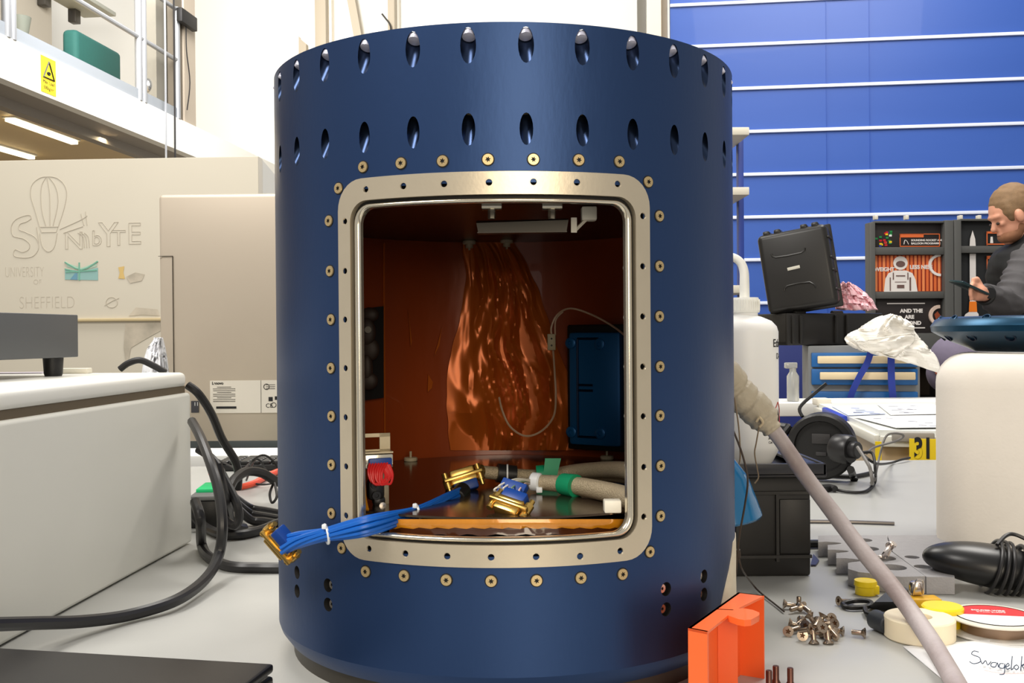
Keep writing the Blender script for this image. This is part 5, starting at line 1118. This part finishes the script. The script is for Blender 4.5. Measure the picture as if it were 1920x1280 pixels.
# ---------------------------------------------------------------- second bench, cabinet, case
DC = 3.3; kc = DC / FPX; MC = facing(1515, 648, DC, -13)
def cpn(px, py, z=0): return V(((px - 1515) * kc, (648 - py) * kc, z))
cb_ = thing('tool_cabinet', 'grey tool cabinet with blue drawers and cream label strips', 'cabinet', V((at(1610, 700, DC).x, at(1610, 700, DC).y + .3, 0)))
GF = mat('cabinet_grey', (128, 130, 130), .5); DB = mat('drawer_blue', (22, 96, 164), .42)
W2 = 198 * kc; zg = -MC.translation.z
mb = MB(); mb.box((W2 / 2, zg / 2, -.16), (W2, -zg, .30), MC, .004); mb.build('carcass', GF, cb_)
for y0, y1, lab in ((660, 689, 1), (690, 722, 1), (732, 764, 0), (765, 800, 0), (802, 860, 0), (862, 930, 0)):
    a, b = cpn(1519, y1), cpn(1709, y0); dr = MB().box(((a.x + b.x) / 2, (a.y + b.y) / 2, -.002), (b.x - a.x - .006, b.y - a.y - .004, .03), MC, .003).build('drawer', DB, cb_)
    if lab:
        yy = y0 + 14; a, b = cpn(1531 + (y0 > 670) * 4, yy + 7), cpn(1698 + (y0 > 670) * 4, yy - 7); MB().box(((a.x + b.x) / 2, (a.y + b.y) / 2, .022), (b.x - a.x, b.y - a.y, .016), MC, .003).build('drawer_handle', mat('label_cream', (226, 206, 168), .5), dr)
# black equipment case, open
kl = DC / FPX; CB = mat('case_black', (30, 28, 26), .36)
cs = thing('equipment_case', 'open black rugged case with its lid tilted up, standing on the tool cabinet', 'case', at(1560, 640, DC))
zt = on(0, 0).z; zcab = (MC @ V((0, 0, 0))).z
a, b = at(1474, 640, DC - .02), at(1654, 640, DC + .12); hcase = 60 * kl
xx = (b - a); xx.z = 0; Mc_ = frame(V((a.x, a.y, zcab + .002)), xx, z=(0, 0, 1)); Lc = xx.length
mb = MB(); 
for (c, d) in (((Lc / 2, .0, hcase / 2), (Lc, .014, hcase)), ((Lc / 2, .24, hcase / 2), (Lc, .014, hcase)), ((.007, .12, hcase / 2), (.014, .25, hcase)), ((Lc - .007, .12, hcase / 2), (.014, .25, hcase)), ((Lc / 2, .12, .008), (Lc, .25, .016))): mb.box(c, d, Mc_, .005)
mb.build('case_base', CB, cs)
for x in (.02, .05, .19, .235): MB().box((x, -.010, hcase * .5), (.012, .012, hcase * .9), Mc_, .004).build('case_rib', CB, cs)
Ml = frame(at(1492, 506, DC - .03), RT * cos(radians(-10)) + UP * 0 + V((0, .18, 0)), y=UP * 1.0 + RT * -.17)
Ml = frame(at(1494, 504, DC - .02), RT * 1.0 + UP * .17 + FW * -.42, y=UP * 1.0 + RT * -.22 + FW * .1)
wl, hl_, tl = 128 * kl, 150 * kl, .095
lidc = MB(); lidc.box((0, 0, -tl / 2), (wl, hl_, tl), Ml, .018, 4); lidc.box((0, 0, -tl), (wl + .014, hl_ + .014, .016), Ml, .006); lidc.build('case_lid', CB, cs)
for y in (-.32, -.08, .08, .33): MB().box((wl / 2, y * hl_, -tl / 2), (.010, .008, tl * .9), Ml, .003).build('case_rib', CB, cs)
for q in ([(-.32, .24), (-.27, .19), (.1, .19), (.16, .24)], [(-.22, -.24), (-.17, -.19), (.15, -.19), (.22, -.27)]): MB().tube([Ml @ V((x * wl, y * hl_, .001)) for x, y in q], .003, 6, 2).build('moulded_line', CB, cs)
for x in (-.36, -.2, .18, .34): MB().box((x * wl, hl_ / 2 + .002, -tl * .5), (.022, .018, tl * .8), Ml, .005).build('latch', CB, cs)
MB().box((-.04 * wl, .02 * hl_, .002), (.040, .010, .002), Ml @ Matrix.Rotation(radians(3), 4, 'Z'), .0005).build('pale_badge', mat('badge_pale', (196, 192, 178), .5), cs)
mb = MB()
for x in (.05, .2): mb.cyl(Mc_ @ V((x - .01, .01, hcase)), Mc_ @ V((x + .03, .01, hcase)), .009, 10)
mb.build('hinge', CB, cs)
pk_ = crumple(([(1578, 528), (1568, 548), (1566, 580)], [(1600, 532), (1630, 556), (1646, 582)]), DC + .12, DC + .14, amp=.04, seed=6).build('foam_wrap', mat('pink_wrap', (250, 200, 208), .5))
tag(solid(pk_), 'pink packing film bulging out of the black case', 'packing film')
cl_ = crumple(([(1668, 588), (1640, 596), (1612, 615), (1584, 634), (1592, 645), (1612, 655)], [(1688, 594), (1712, 612), (1714, 622), (1730, 640), (1755, 670), (1764, 699)]), DC - .12, DC - .14, 60, 54, amp=.038, fr=1.9, seed=2).build('cloth', CLOTH)
tag(solid(cl_, .003), 'crumpled white cloth draped over the tool cabinet', 'cloth')
cl_ = crumple(([(1606, 640), (1612, 652), (1640, 662), (1660, 664)], [(1716, 625), (1714, 640), (1700, 655), (1684, 668)]), DC - .16, DC - .18, 40, 30, amp=.02, fr=1.6, seed=12).build('cloth', CLOTH); tag(solid(cl_, .003), 'lower fold of white cloth hanging over the top drawer', 'cloth')
STB = mat('strap_blue', (34, 56, 150), .6)
for q, lab in (([(1634, 655), (1626, 680), (1612, 705), (1600, 730), (1593, 750)], 'left blue ribbon strap hanging over the drawers'), ([(1671, 660), (1671, 690), (1672, 720), (1675, 752)], 'right blue ribbon strap hanging over the drawers')):
    w_ = .020 if len(q) == 5 else .022; tag(MB().strip([at(x, y, DC - (.085 if q[0][0] < 1650 else .115)) for x, y in q], w_, .002, -FW).build('ribbon_strap', STB), lab, 'strap')
# clear crate with papers and the number label
DL = 2.05; zl = ZC - (806 - 622) * DL / FPX
def pl(px, py, dz=0): d = ray(px, py); return CAM + d * ((zl + dz - ZC) / d.z)
cc = thing('clear_crate', 'clear plastic crate with grey latches and a yellow number label behind the table', 'crate', V((pl(1720, 800).x, pl(1720, 800).y, 0)))
A, B = pl(1648, 806), pl(2000, 812); C_, D_ = pl(1900, 752), pl(1532, 755)
mb = MB(); mb.slab([A, B, C_, D_], V((0, 0, -.012))); mb.build('lid', mat('lid_clear', (226, 228, 224), .3), cc)
CLR = mat('crate_clear', (196, 172, 136), .3, alpha=.9)
q = [p - V((0, 0, .012)) for p in (A, B, C_, D_)]; mb = MB(); mb.hexa([p + (sum(q, V()) / 4 - p) * .05 - V((0, 0, .45)) for p in q], [p + (sum(q, V()) / 4 - p) * .03 for p in q]); mb.build('crate_body', CLR, cc)
u_ = (B - A).normalized()
mb = MB(); mb.obox(A - V((0, .004, .022)), B - V((0, .004, .022)), .012, .022, bev=.003); mb.obox(A - V((0.004, 0, .020)), D_ - V((0.004, 0, .020)), .012, .020, bev=.003); mb.build('lid_rim', mat('rim_clear', (212, 210, 200), .25), cc)
for t, w in ((.005, .10),): MB().obox(A + u_ * .02 - V((0, .012, .012)), A + u_ * .10 - V((0, .012, .012)), .010, .020, bev=.004).build('latch', mat('latch_grey', (150, 144, 136), .5), cc)
v_ = (D_ - A); MB().obox(A + v_ * .40 - V((.012, 0, .012)), A + v_ * .74 - V((.012, 0, .012)), .016, .030, bev=.004).build('blue_latch', mat('latch_blue', (34, 60, 170), .5), cc)
MB().box(D_ + V((.01, -.01, .004)), (.04, .05, .02), bev=.004).build('corner_block', WPL, cc)
yl = at(1732, 845, 2.0); n_ = V((-u_.y, u_.x, 0)); Ml2 = frame(yl - n_ * .012, u_, y=(0, 0, 1))
lab = MB().box((0, -.03, 0), (.056, .11, .003), Ml2).build('number_label', mat('label_yellow', (240, 206, 24), .5), cc)
mb = MB(); mb.text('31', .056, Ml2 @ Matrix.Translation((-.020, -.012, .002)), .0005, off=.002, sx=.62); mb.build('number_print', INK, lab, smooth_ang=0)
yl = at(1646, 845, 2.02); MB().box((0, -.02, 0), (.012, .08, .003), frame(yl - n_ * .012, u_, y=(0, 0, 1))).build('side_label', mat('label_yellow', (240, 206, 24), .5), cc)
# papers on the lid
for i, (q, c, lab) in enumerate((([(1560, 762), (1640, 759), (1660, 776), (1590, 779)], (196, 206, 236), 'bluish printed sheet on the crate lid'), ([(1645, 758), (1745, 757), (1800, 775), (1670, 778)], (240, 240, 240), 'white printed sheet at the back of the crate lid'), ([(1600, 781), (1800, 778), (1860, 800), (1680, 802)], (242, 242, 242), 'large white printed sheet at the front of the crate lid'))):
    pp = thing('paper_sheet', lab, 'paper', pl(*q[0])); MB().slab([pl(x, y, .0015 + .001 * i) for x, y in q], V((0, 0, .001))).build('sheet', mat('sheet_%d' % i, c, .7), pp)
    mb = MB(); rr = random.Random(i)
    for k in range(9):
        u, v = .1 + rr.random() * .6, .15 + rr.random() * .7; a = V((*q[0], 0)).lerp(V((*q[1], 0)), u); b = V((*q[3], 0)).lerp(V((*q[2], 0)), u); p = a.lerp(b, v)
        mb.obox(pl(p.x, p.y, .0030 + .001 * i), pl(p.x + 10 + 10 * rr.random(), p.y + rr.random(), .0030 + .001 * i), .006, .0004)
    mb.build('print_lines', mat('print_grey', (120, 122, 140), .7), pp)
# far white bench with papers, small clear bottle
zb2 = .93; P0_ = at(1420, 760, 2.75)
bn = thing('back_bench', 'white bench standing behind the clear crate', 'bench', V((P0_.x + .9, 3.0 + CAM.y, 0)))
MB().box((P0_.x + .95, 3.06 + CAM.y, zb2 - .02), (2.4, .20, .04), bev=.004).build('bench_top', mat('bench_white', (226, 226, 222), .5), bn)
for x in (-.2, 2.1): MB().box((P0_.x + x + .05, 3.06 + CAM.y, (zb2 - .04) / 2), (.05, .05, zb2 - .04)).build('leg', DGREY, bn)
cbv = at(1487, 770, 3.03); mb = MB(); mb.lathe([(.016, 0), (.018, .004), (.018, .075), (.010, .088), (.010, .1)], Matrix.Translation((cbv.x, cbv.y, zb2 + .001)), 20); mb.box((0, 0, .108), (.036, .02, .018), Matrix.Translation((cbv.x - .006, cbv.y, zb2)), .003)
tag(mb.build('spray_bottle', mat('clear_bottle', (206, 206, 200), .15, trans=.5)), 'small clear spray bottle beside the tool cabinet', 'bottle')
# dark shelving unit right of the cabinet
P = at(1735, 700, 4.45); du = thing('shelf_unit', 'low dark shelf unit right of the tool cabinet', 'shelf', V((P.x + .3, P.y, 0)))
zt_ = at(1735, 670, 4.45).z
MB().box((P.x + .02, P.y + .2, zt_ - .02), (.34, .4, .04)).build('top_board', FRM, du); MB().box((P.x + .02, P.y + .2, zt_ - .20), (.34, .4, .025)).build('shelf_board', FRM, du); MB().box((P.x + .02, P.y + .38, zt_ / 2), (.34, .02, zt_)).build('back_board', mat('back_dark', (70, 58, 50), .6), du)
for x in (-.15, .19): MB().box((P.x + x, P.y + .2, zt_ / 2), (.03, .4, zt_)).build('side_board', FRM, du)
MB().box((P.x + .02, P.y + .2, zt_ - .38), (.34, .4, .025)).build('shelf_board', FRM, du)
# ================================================================ people
def capsule(mb, a, b, ra, rb, n=16):
    a, b = V(a), V(b); L = (b - a).length; M = (b - a).to_track_quat('Z', 'Y').to_matrix().to_4x4(); M.translation = a
    pr = [(ra * sin(t), -ra * cos(t)) for t in [pi / 2 * k / 5 for k in range(1, 6)]] + [(rb * cos(t), L + rb * sin(t)) for t in [pi / 2 * k / 5 for k in range(0, 5)]]
    mb.lathe(pr, M, n)
def fuse(mb, name, m, parent, vox=.008, sm=6, fold=0, fs=9, seed=0):    # one continuous surface from overlapping volumes
    o = mb.build(name, m, parent, smooth_ang=0)
    r = o.modifiers.new('r', 'REMESH'); r.mode = 'VOXEL'; r.voxel_size = vox
    q = o.modifiers.new('s', 'SMOOTH'); q.iterations = sm; q.factor = .5
    bpy.context.view_layer.update(); dg = bpy.context.evaluated_depsgraph_get(); me = bpy.data.meshes.new_from_object(o.evaluated_get(dg))
    o.modifiers.clear(); o.data = me
    if fold:
        nr = [v.normal.copy() for v in me.vertices]
        for v, n in zip(me.vertices, nr):
            w = v.co; h = hash2(w.x * fs * .6 + w.z * fs, w.z * fs * 2.2, seed + w.y * 4); v.co += n * fold * (1 - 2.5 * abs(h))
    me.shade_smooth(); return o
SKIN = mat('skin', (222, 160, 132), .5, sss=.05); HAIR = mat('hair_brown', (134, 106, 76), .7, 0, .25, 60, .4, 300); JK = mat('jacket_grey', (76, 74, 76), .8, 0, .08, 40, .15, 200); VST = mat('vest_black', (24, 26, 28), .75); TR = mat('trousers_dark', (40, 42, 52), .8)
DPn = 4.0
def pp_(px, py, dz=0): return at(px, py, DPn + dz)
g = pp_(1922, 620); per = thing('person', 'bearded person in a grey fleece and black vest looking down at a phone', 'person', V((g.x, g.y, 0)))
X = V((1, 0, 0)); Z = V((0, 0, 1)); th = radians(22)
hf = -X * cos(th) - Z * sin(th); hu = -X * sin(th) + Z * cos(th); hs = V((0, -1, 0))
HC = pp_(1899, 393); HM = Matrix((hf, hs, hu)).transposed().to_4x4(); HM.translation = HC
def hp(f, s, u): return HM @ V((f, s, u))
body = MB()
body.blob((0, 0, 0), (.094, .072, .088), HM); body.blob((.030, 0, -.060), (.058, .054, .058), HM); body.blob((.060, 0, -.100), (.026, .030, .024), HM); body.blob((.020, 0, -.090), (.050, .048, .036), HM)
capsule(body, hp(.080, 0, -.010), hp(.100, 0, -.046), .010, .013); body.blob((.078, 0, .0), (.022, .045, .014), HM); body.blob((.082, 0, -.072), (.014, .022, .008), HM)
for s in (-1, 1): body.blob((.022, .076 * s, -.026), (.017, .012, .028), HM); body.blob((.074, .030 * s, -.032), (.014, .016, .012), HM)
nb_ = pp_(1936, 462); capsule(body, hp(-.030, 0, -.050), nb_, .055, .062)
SHn, ELn, WRn = pp_(1922, 492, -.17), pp_(1892, 572, -.30), pp_(1846, 552, -.46)
SHf, ELf, WRf = pp_(1922, 492, .17), pp_(1900, 580, .22), pp_(1846, 556, .0)
ch, pv = pp_(1926, 520), pp_(1932, 640); pv.z = .98
for k in (-1, 1): capsule(body, ch + V((0, .07 * k, 0)), pv + V((0, .06 * k, 0)), .085, .085)
for a, b, c in ((SHn, ELn, WRn), (SHf, ELf, WRf)): capsule(body, a, b, .045, .036); capsule(body, b, c, .036, .024); capsule(body, ch, a, .06, .05)
for s in (-1, 1):
    hip = pv + V((0, .09 * s, -.02)); kn = V((hip.x - .02, hip.y, .52)); an = V((hip.x + .03, hip.y, .09)); capsule(body, hip, kn, .078, .052); capsule(body, kn, an, .05, .034); capsule(body, an - V((0, 0, .04)), an + V((-.16, 0, -.05)), .036, .03)
# near hand holding the phone: palm, four curled fingers and the thumb
hd = (pp_(1822, 545, -.53) - WRn).normalized(); PM = WRn + hd * .055; capsule(body, WRn, PM, .024, .030); pu = (V((0, 0, 1)) - hd * hd.z).normalized(); ps_ = hd.cross(pu)
for k in range(4):
    b0 = PM + hd * .012 + pu * (.022 - .015 * k) ; L = (.036, .041, .039, .031)[k]
    m0 = b0 + hd * L - ps_ * .0; e0 = m0 + (-X * .4 - Z * .2 + V((0, -.6, 0))).normalized() * .022
    capsule(body, b0, m0, .0095, .0088, 10); capsule(body, m0, e0, .0088, .0075, 10)
t0 = PM + pu * .024 - hd * .02; capsule(body, t0, t0 + hd * .030 + pu * .022, .0115, .010, 10); capsule(body, t0 + hd * .030 + pu * .022, t0 + hd * .062 + pu * .016, .010, .008, 10)
hd2 = (pp_(1822, 552, -.30) - WRf).normalized(); PM2 = WRf + hd2 * .06; capsule(body, WRf, PM2, .024, .03)
for k in range(4): b0 = PM2 + V((0, 0, .02 - .014 * k)); capsule(body, b0, b0 + hd2 * .04, .009, .0085, 10); capsule(body, b0 + hd2 * .04, b0 + hd2 * .055 + V((-.01, 0, 0)), .0085, .0075, 10)
fuse(body, 'body', SKIN, per, .0055, 3)
hm = MB(); hm.blob((-.008, 0, .014), (.094, .080, .092), HM); hm.blob((-.040, 0, -.020), (.066, .077, .074), HM)
for s in (-1, 1): hm.blob((.042, .054 * s, .006), (.020, .020, .044), HM)
for s in (-1, 1): pass
fuse(hm, 'hair', HAIR, per, .007, 4, .002, 30)
bm_ = MB(); bm_.blob((.044, 0, -.088), (.052, .055, .034), HM); bm_.blob((.020, .0, -.070), (.030, .060, .040), HM)
fuse(bm_, 'beard', mat('beard_brown', (150, 104, 76), .8, 0, .2, 80), per, .006, 3)
for s in (-1, 1): MB().blob((.090, .028 * s, -.026), (.006, .009, .006), HM).build('eye', mat('eye_dark', (60, 44, 36), .3), per)
v_ = MB(); 
for k in (-1, 1): capsule(v_, ch + V((-.01, .07 * k, .03)), pv + V((0, .06 * k, 0)), .112, .108)
capsule(v_, ch + V((-.0, 0, .05)), nb_ - V((-.0, 0, .01)), .13, .075); capsule(v_, nb_ + V((-.005, 0, -.02)), hp(-.05, 0, -.085), .074, .066)
fuse(v_, 'vest', VST, per, .010, 5, .004, 9)
for a, b, c, sd in ((SHn, ELn, WRn, 1), (SHf, ELf, WRf, 5)):
    sl = MB(); capsule(sl, a + V((.02, 0, -.0)), b, .070, .058); capsule(sl, b, b + (c - b) * .90, .058, .036); fuse(sl, 'sleeve', JK, per, .007, 4, .009, 13, sd)
tr_ = MB()
for s in (-1, 1): hip = pv + V((0, .09 * s, -.02)); kn = V((hip.x - .02, hip.y, .52)); an = V((hip.x + .03, hip.y, .09)); capsule(tr_, hip, kn, .098, .070); capsule(tr_, kn, an, .068, .055)
fuse(tr_, 'trousers', TR, per, .012, 4, .006, 8)
for s in (-1, 1): c = pv + V((-.03, .09 * s, 0)); sb2 = MB(); capsule(sb2, V((c.x + .05, c.y, .045)), V((c.x - .12, c.y, .04)), .042, .038); fuse(sb2, 'shoe', BLACKS, per, .008, 3)
wr = WRn + (ELn - WRn) * .02; ax = (WRn - ELn).normalized(); u = ax.orthogonal().normalized(); w = ax.cross(u)
mb = MB(); mb.tube([wr + (u * cos(t) + w * sin(t)) * .030 for t in [2 * pi * k / 14 for k in range(14)]], .008, 8, 2, True); mb.cyl(wr + V((0, -.026, .004)), wr + V((0, -.040, .004)), .019, 16); mb.build('wristwatch', BLACKS, per)
fd = (-X * .8 - V((0, .3, 0)) + Z * .30).normalized(); Mph = frame(PM + hd * .045 + pu * .012 - V((.012, 0, 0)), fd, y=V((.0, 1, .0)))
tag(MB().box((0, 0, 0), (.125, .066, .009), Mph, .003).build('mobile_phone', mat('phone_dark', (24, 48, 52), .25)), 'dark mobile phone held in the hand of the bearded person', 'phone')
# second person, only the head shows past the white block
D2 = 3.48; h2_ = at(1803, 684, D2); pe2 = thing('person', 'person in a purple-grey cap bending low behind the white polystyrene block', 'person', V((h2_.x, h2_.y, 0)))
b2 = MB(); b2.blob(h2_, (.085, .078, .098)); b2.blob(h2_ + V((-.035, -.05, -.055)), (.05, .05, .055)); b2.blob(h2_ + V((-.05, -.085, -.03)), (.014, .02, .016)); b2.blob(h2_ + V((-.082, .0, -.01)), (.012, .02, .03)); b2.blob(h2_ + V((.082, .0, -.01)), (.012, .02, .03))
nk = h2_ + V((.03, .04, -.19)); capsule(b2, h2_ + V((0, .02, -.05)), nk, .052, .06); pl2 = V((nk.x + .04, nk.y + .06, .50)); capsule(b2, nk - V((0, 0, .05)), pl2, .12, .13)
for s in (-1, 1):
    sh2 = nk + V((.15 * s, .0, -.06)); el2 = sh2 + V((.01 * s, -.10, -.24)); wr2 = el2 + V((-.08 * s, -.20, -.02)); capsule(b2, nk - V((0, 0, .05)), sh2, .07, .055); capsule(b2, sh2, el2, .046, .038); capsule(b2, el2, wr2, .036, .026); capsule(b2, wr2, wr2 + V((-.02 * s, -.06, -.01)), .026, .028)
    for k in range(4): q = wr2 + V((-.02 * s + (.026 - .016 * k), -.07, -.01)); capsule(b2, q, q + V((0, -.035, -.012)), .009, .008, 8)
    kn2 = pl2 + V((.13 * s - .02, -.40, .0)); capsule(b2, pl2 + V((.09 * s, 0, 0)), kn2, .085, .06); an2 = V((kn2.x, kn2.y + .03, .08)); capsule(b2, kn2, an2, .055, .036); capsule(b2, an2 - V((0, 0, .04)), an2 + V((0, -.15, -.04)), .035, .03)
fuse(b2, 'body', mat('skin_ruddy', (206, 112, 84), .5), pe2, .009, 3)
c2 = MB(); c2.blob(h2_ + V((-.004, .012, .018)), (.100, .096, .092)); c2.blob(h2_ + V((-.03, .05, -.03)), (.07, .06, .07)); fuse(c2, 'knit_cap', mat('cap_purple_grey', (112, 104, 124), .85, 0, .1, 60), pe2, .008, 3)
j2 = MB(); capsule(j2, nk - V((0, 0, .07)), pl2, .15, .155)
for s in (-1, 1): sh2 = nk + V((.15 * s, .0, -.06)); el2 = sh2 + V((.01 * s, -.10, -.24)); wr2 = el2 + V((-.08 * s, -.20, -.02)); capsule(j2, nk - V((0, 0, .08)), sh2, .09, .07); capsule(j2, sh2, el2, .062, .052); capsule(j2, el2, wr2, .050, .036)
fuse(j2, 'jumper', mat('jumper_navy', (34, 36, 52), .8), pe2, .012, 4, .005, 9)
j3 = MB()
for s in (-1, 1): kn2 = pl2 + V((.13 * s - .02, -.40, .0)); an2 = V((kn2.x, kn2.y + .03, .10)); capsule(j3, pl2 + V((.09 * s, 0, 0)), kn2, .10, .075); capsule(j3, kn2, an2, .07, .055)
fuse(j3, 'trousers', TR, pe2, .012, 4, .005, 9)
stl = thing('stool', 'low stool under the person in the purple-grey cap', 'stool', V((pl2.x, pl2.y, 0))); MB().lathe([(.16, .300), (.17, .310), (.17, .330), (.16, .337)], Matrix.Translation((pl2.x, pl2.y, 0)), 28).build('seat', DGREY, stl)
for k in range(4): t = pi / 4 + k * pi / 2; MB().cyl(V((pl2.x + .15 * cos(t), pl2.y + .15 * sin(t), 0)), V((pl2.x + .10 * cos(t), pl2.y + .10 * sin(t), .302)), .012, 10).build('leg', DGREY, stl)
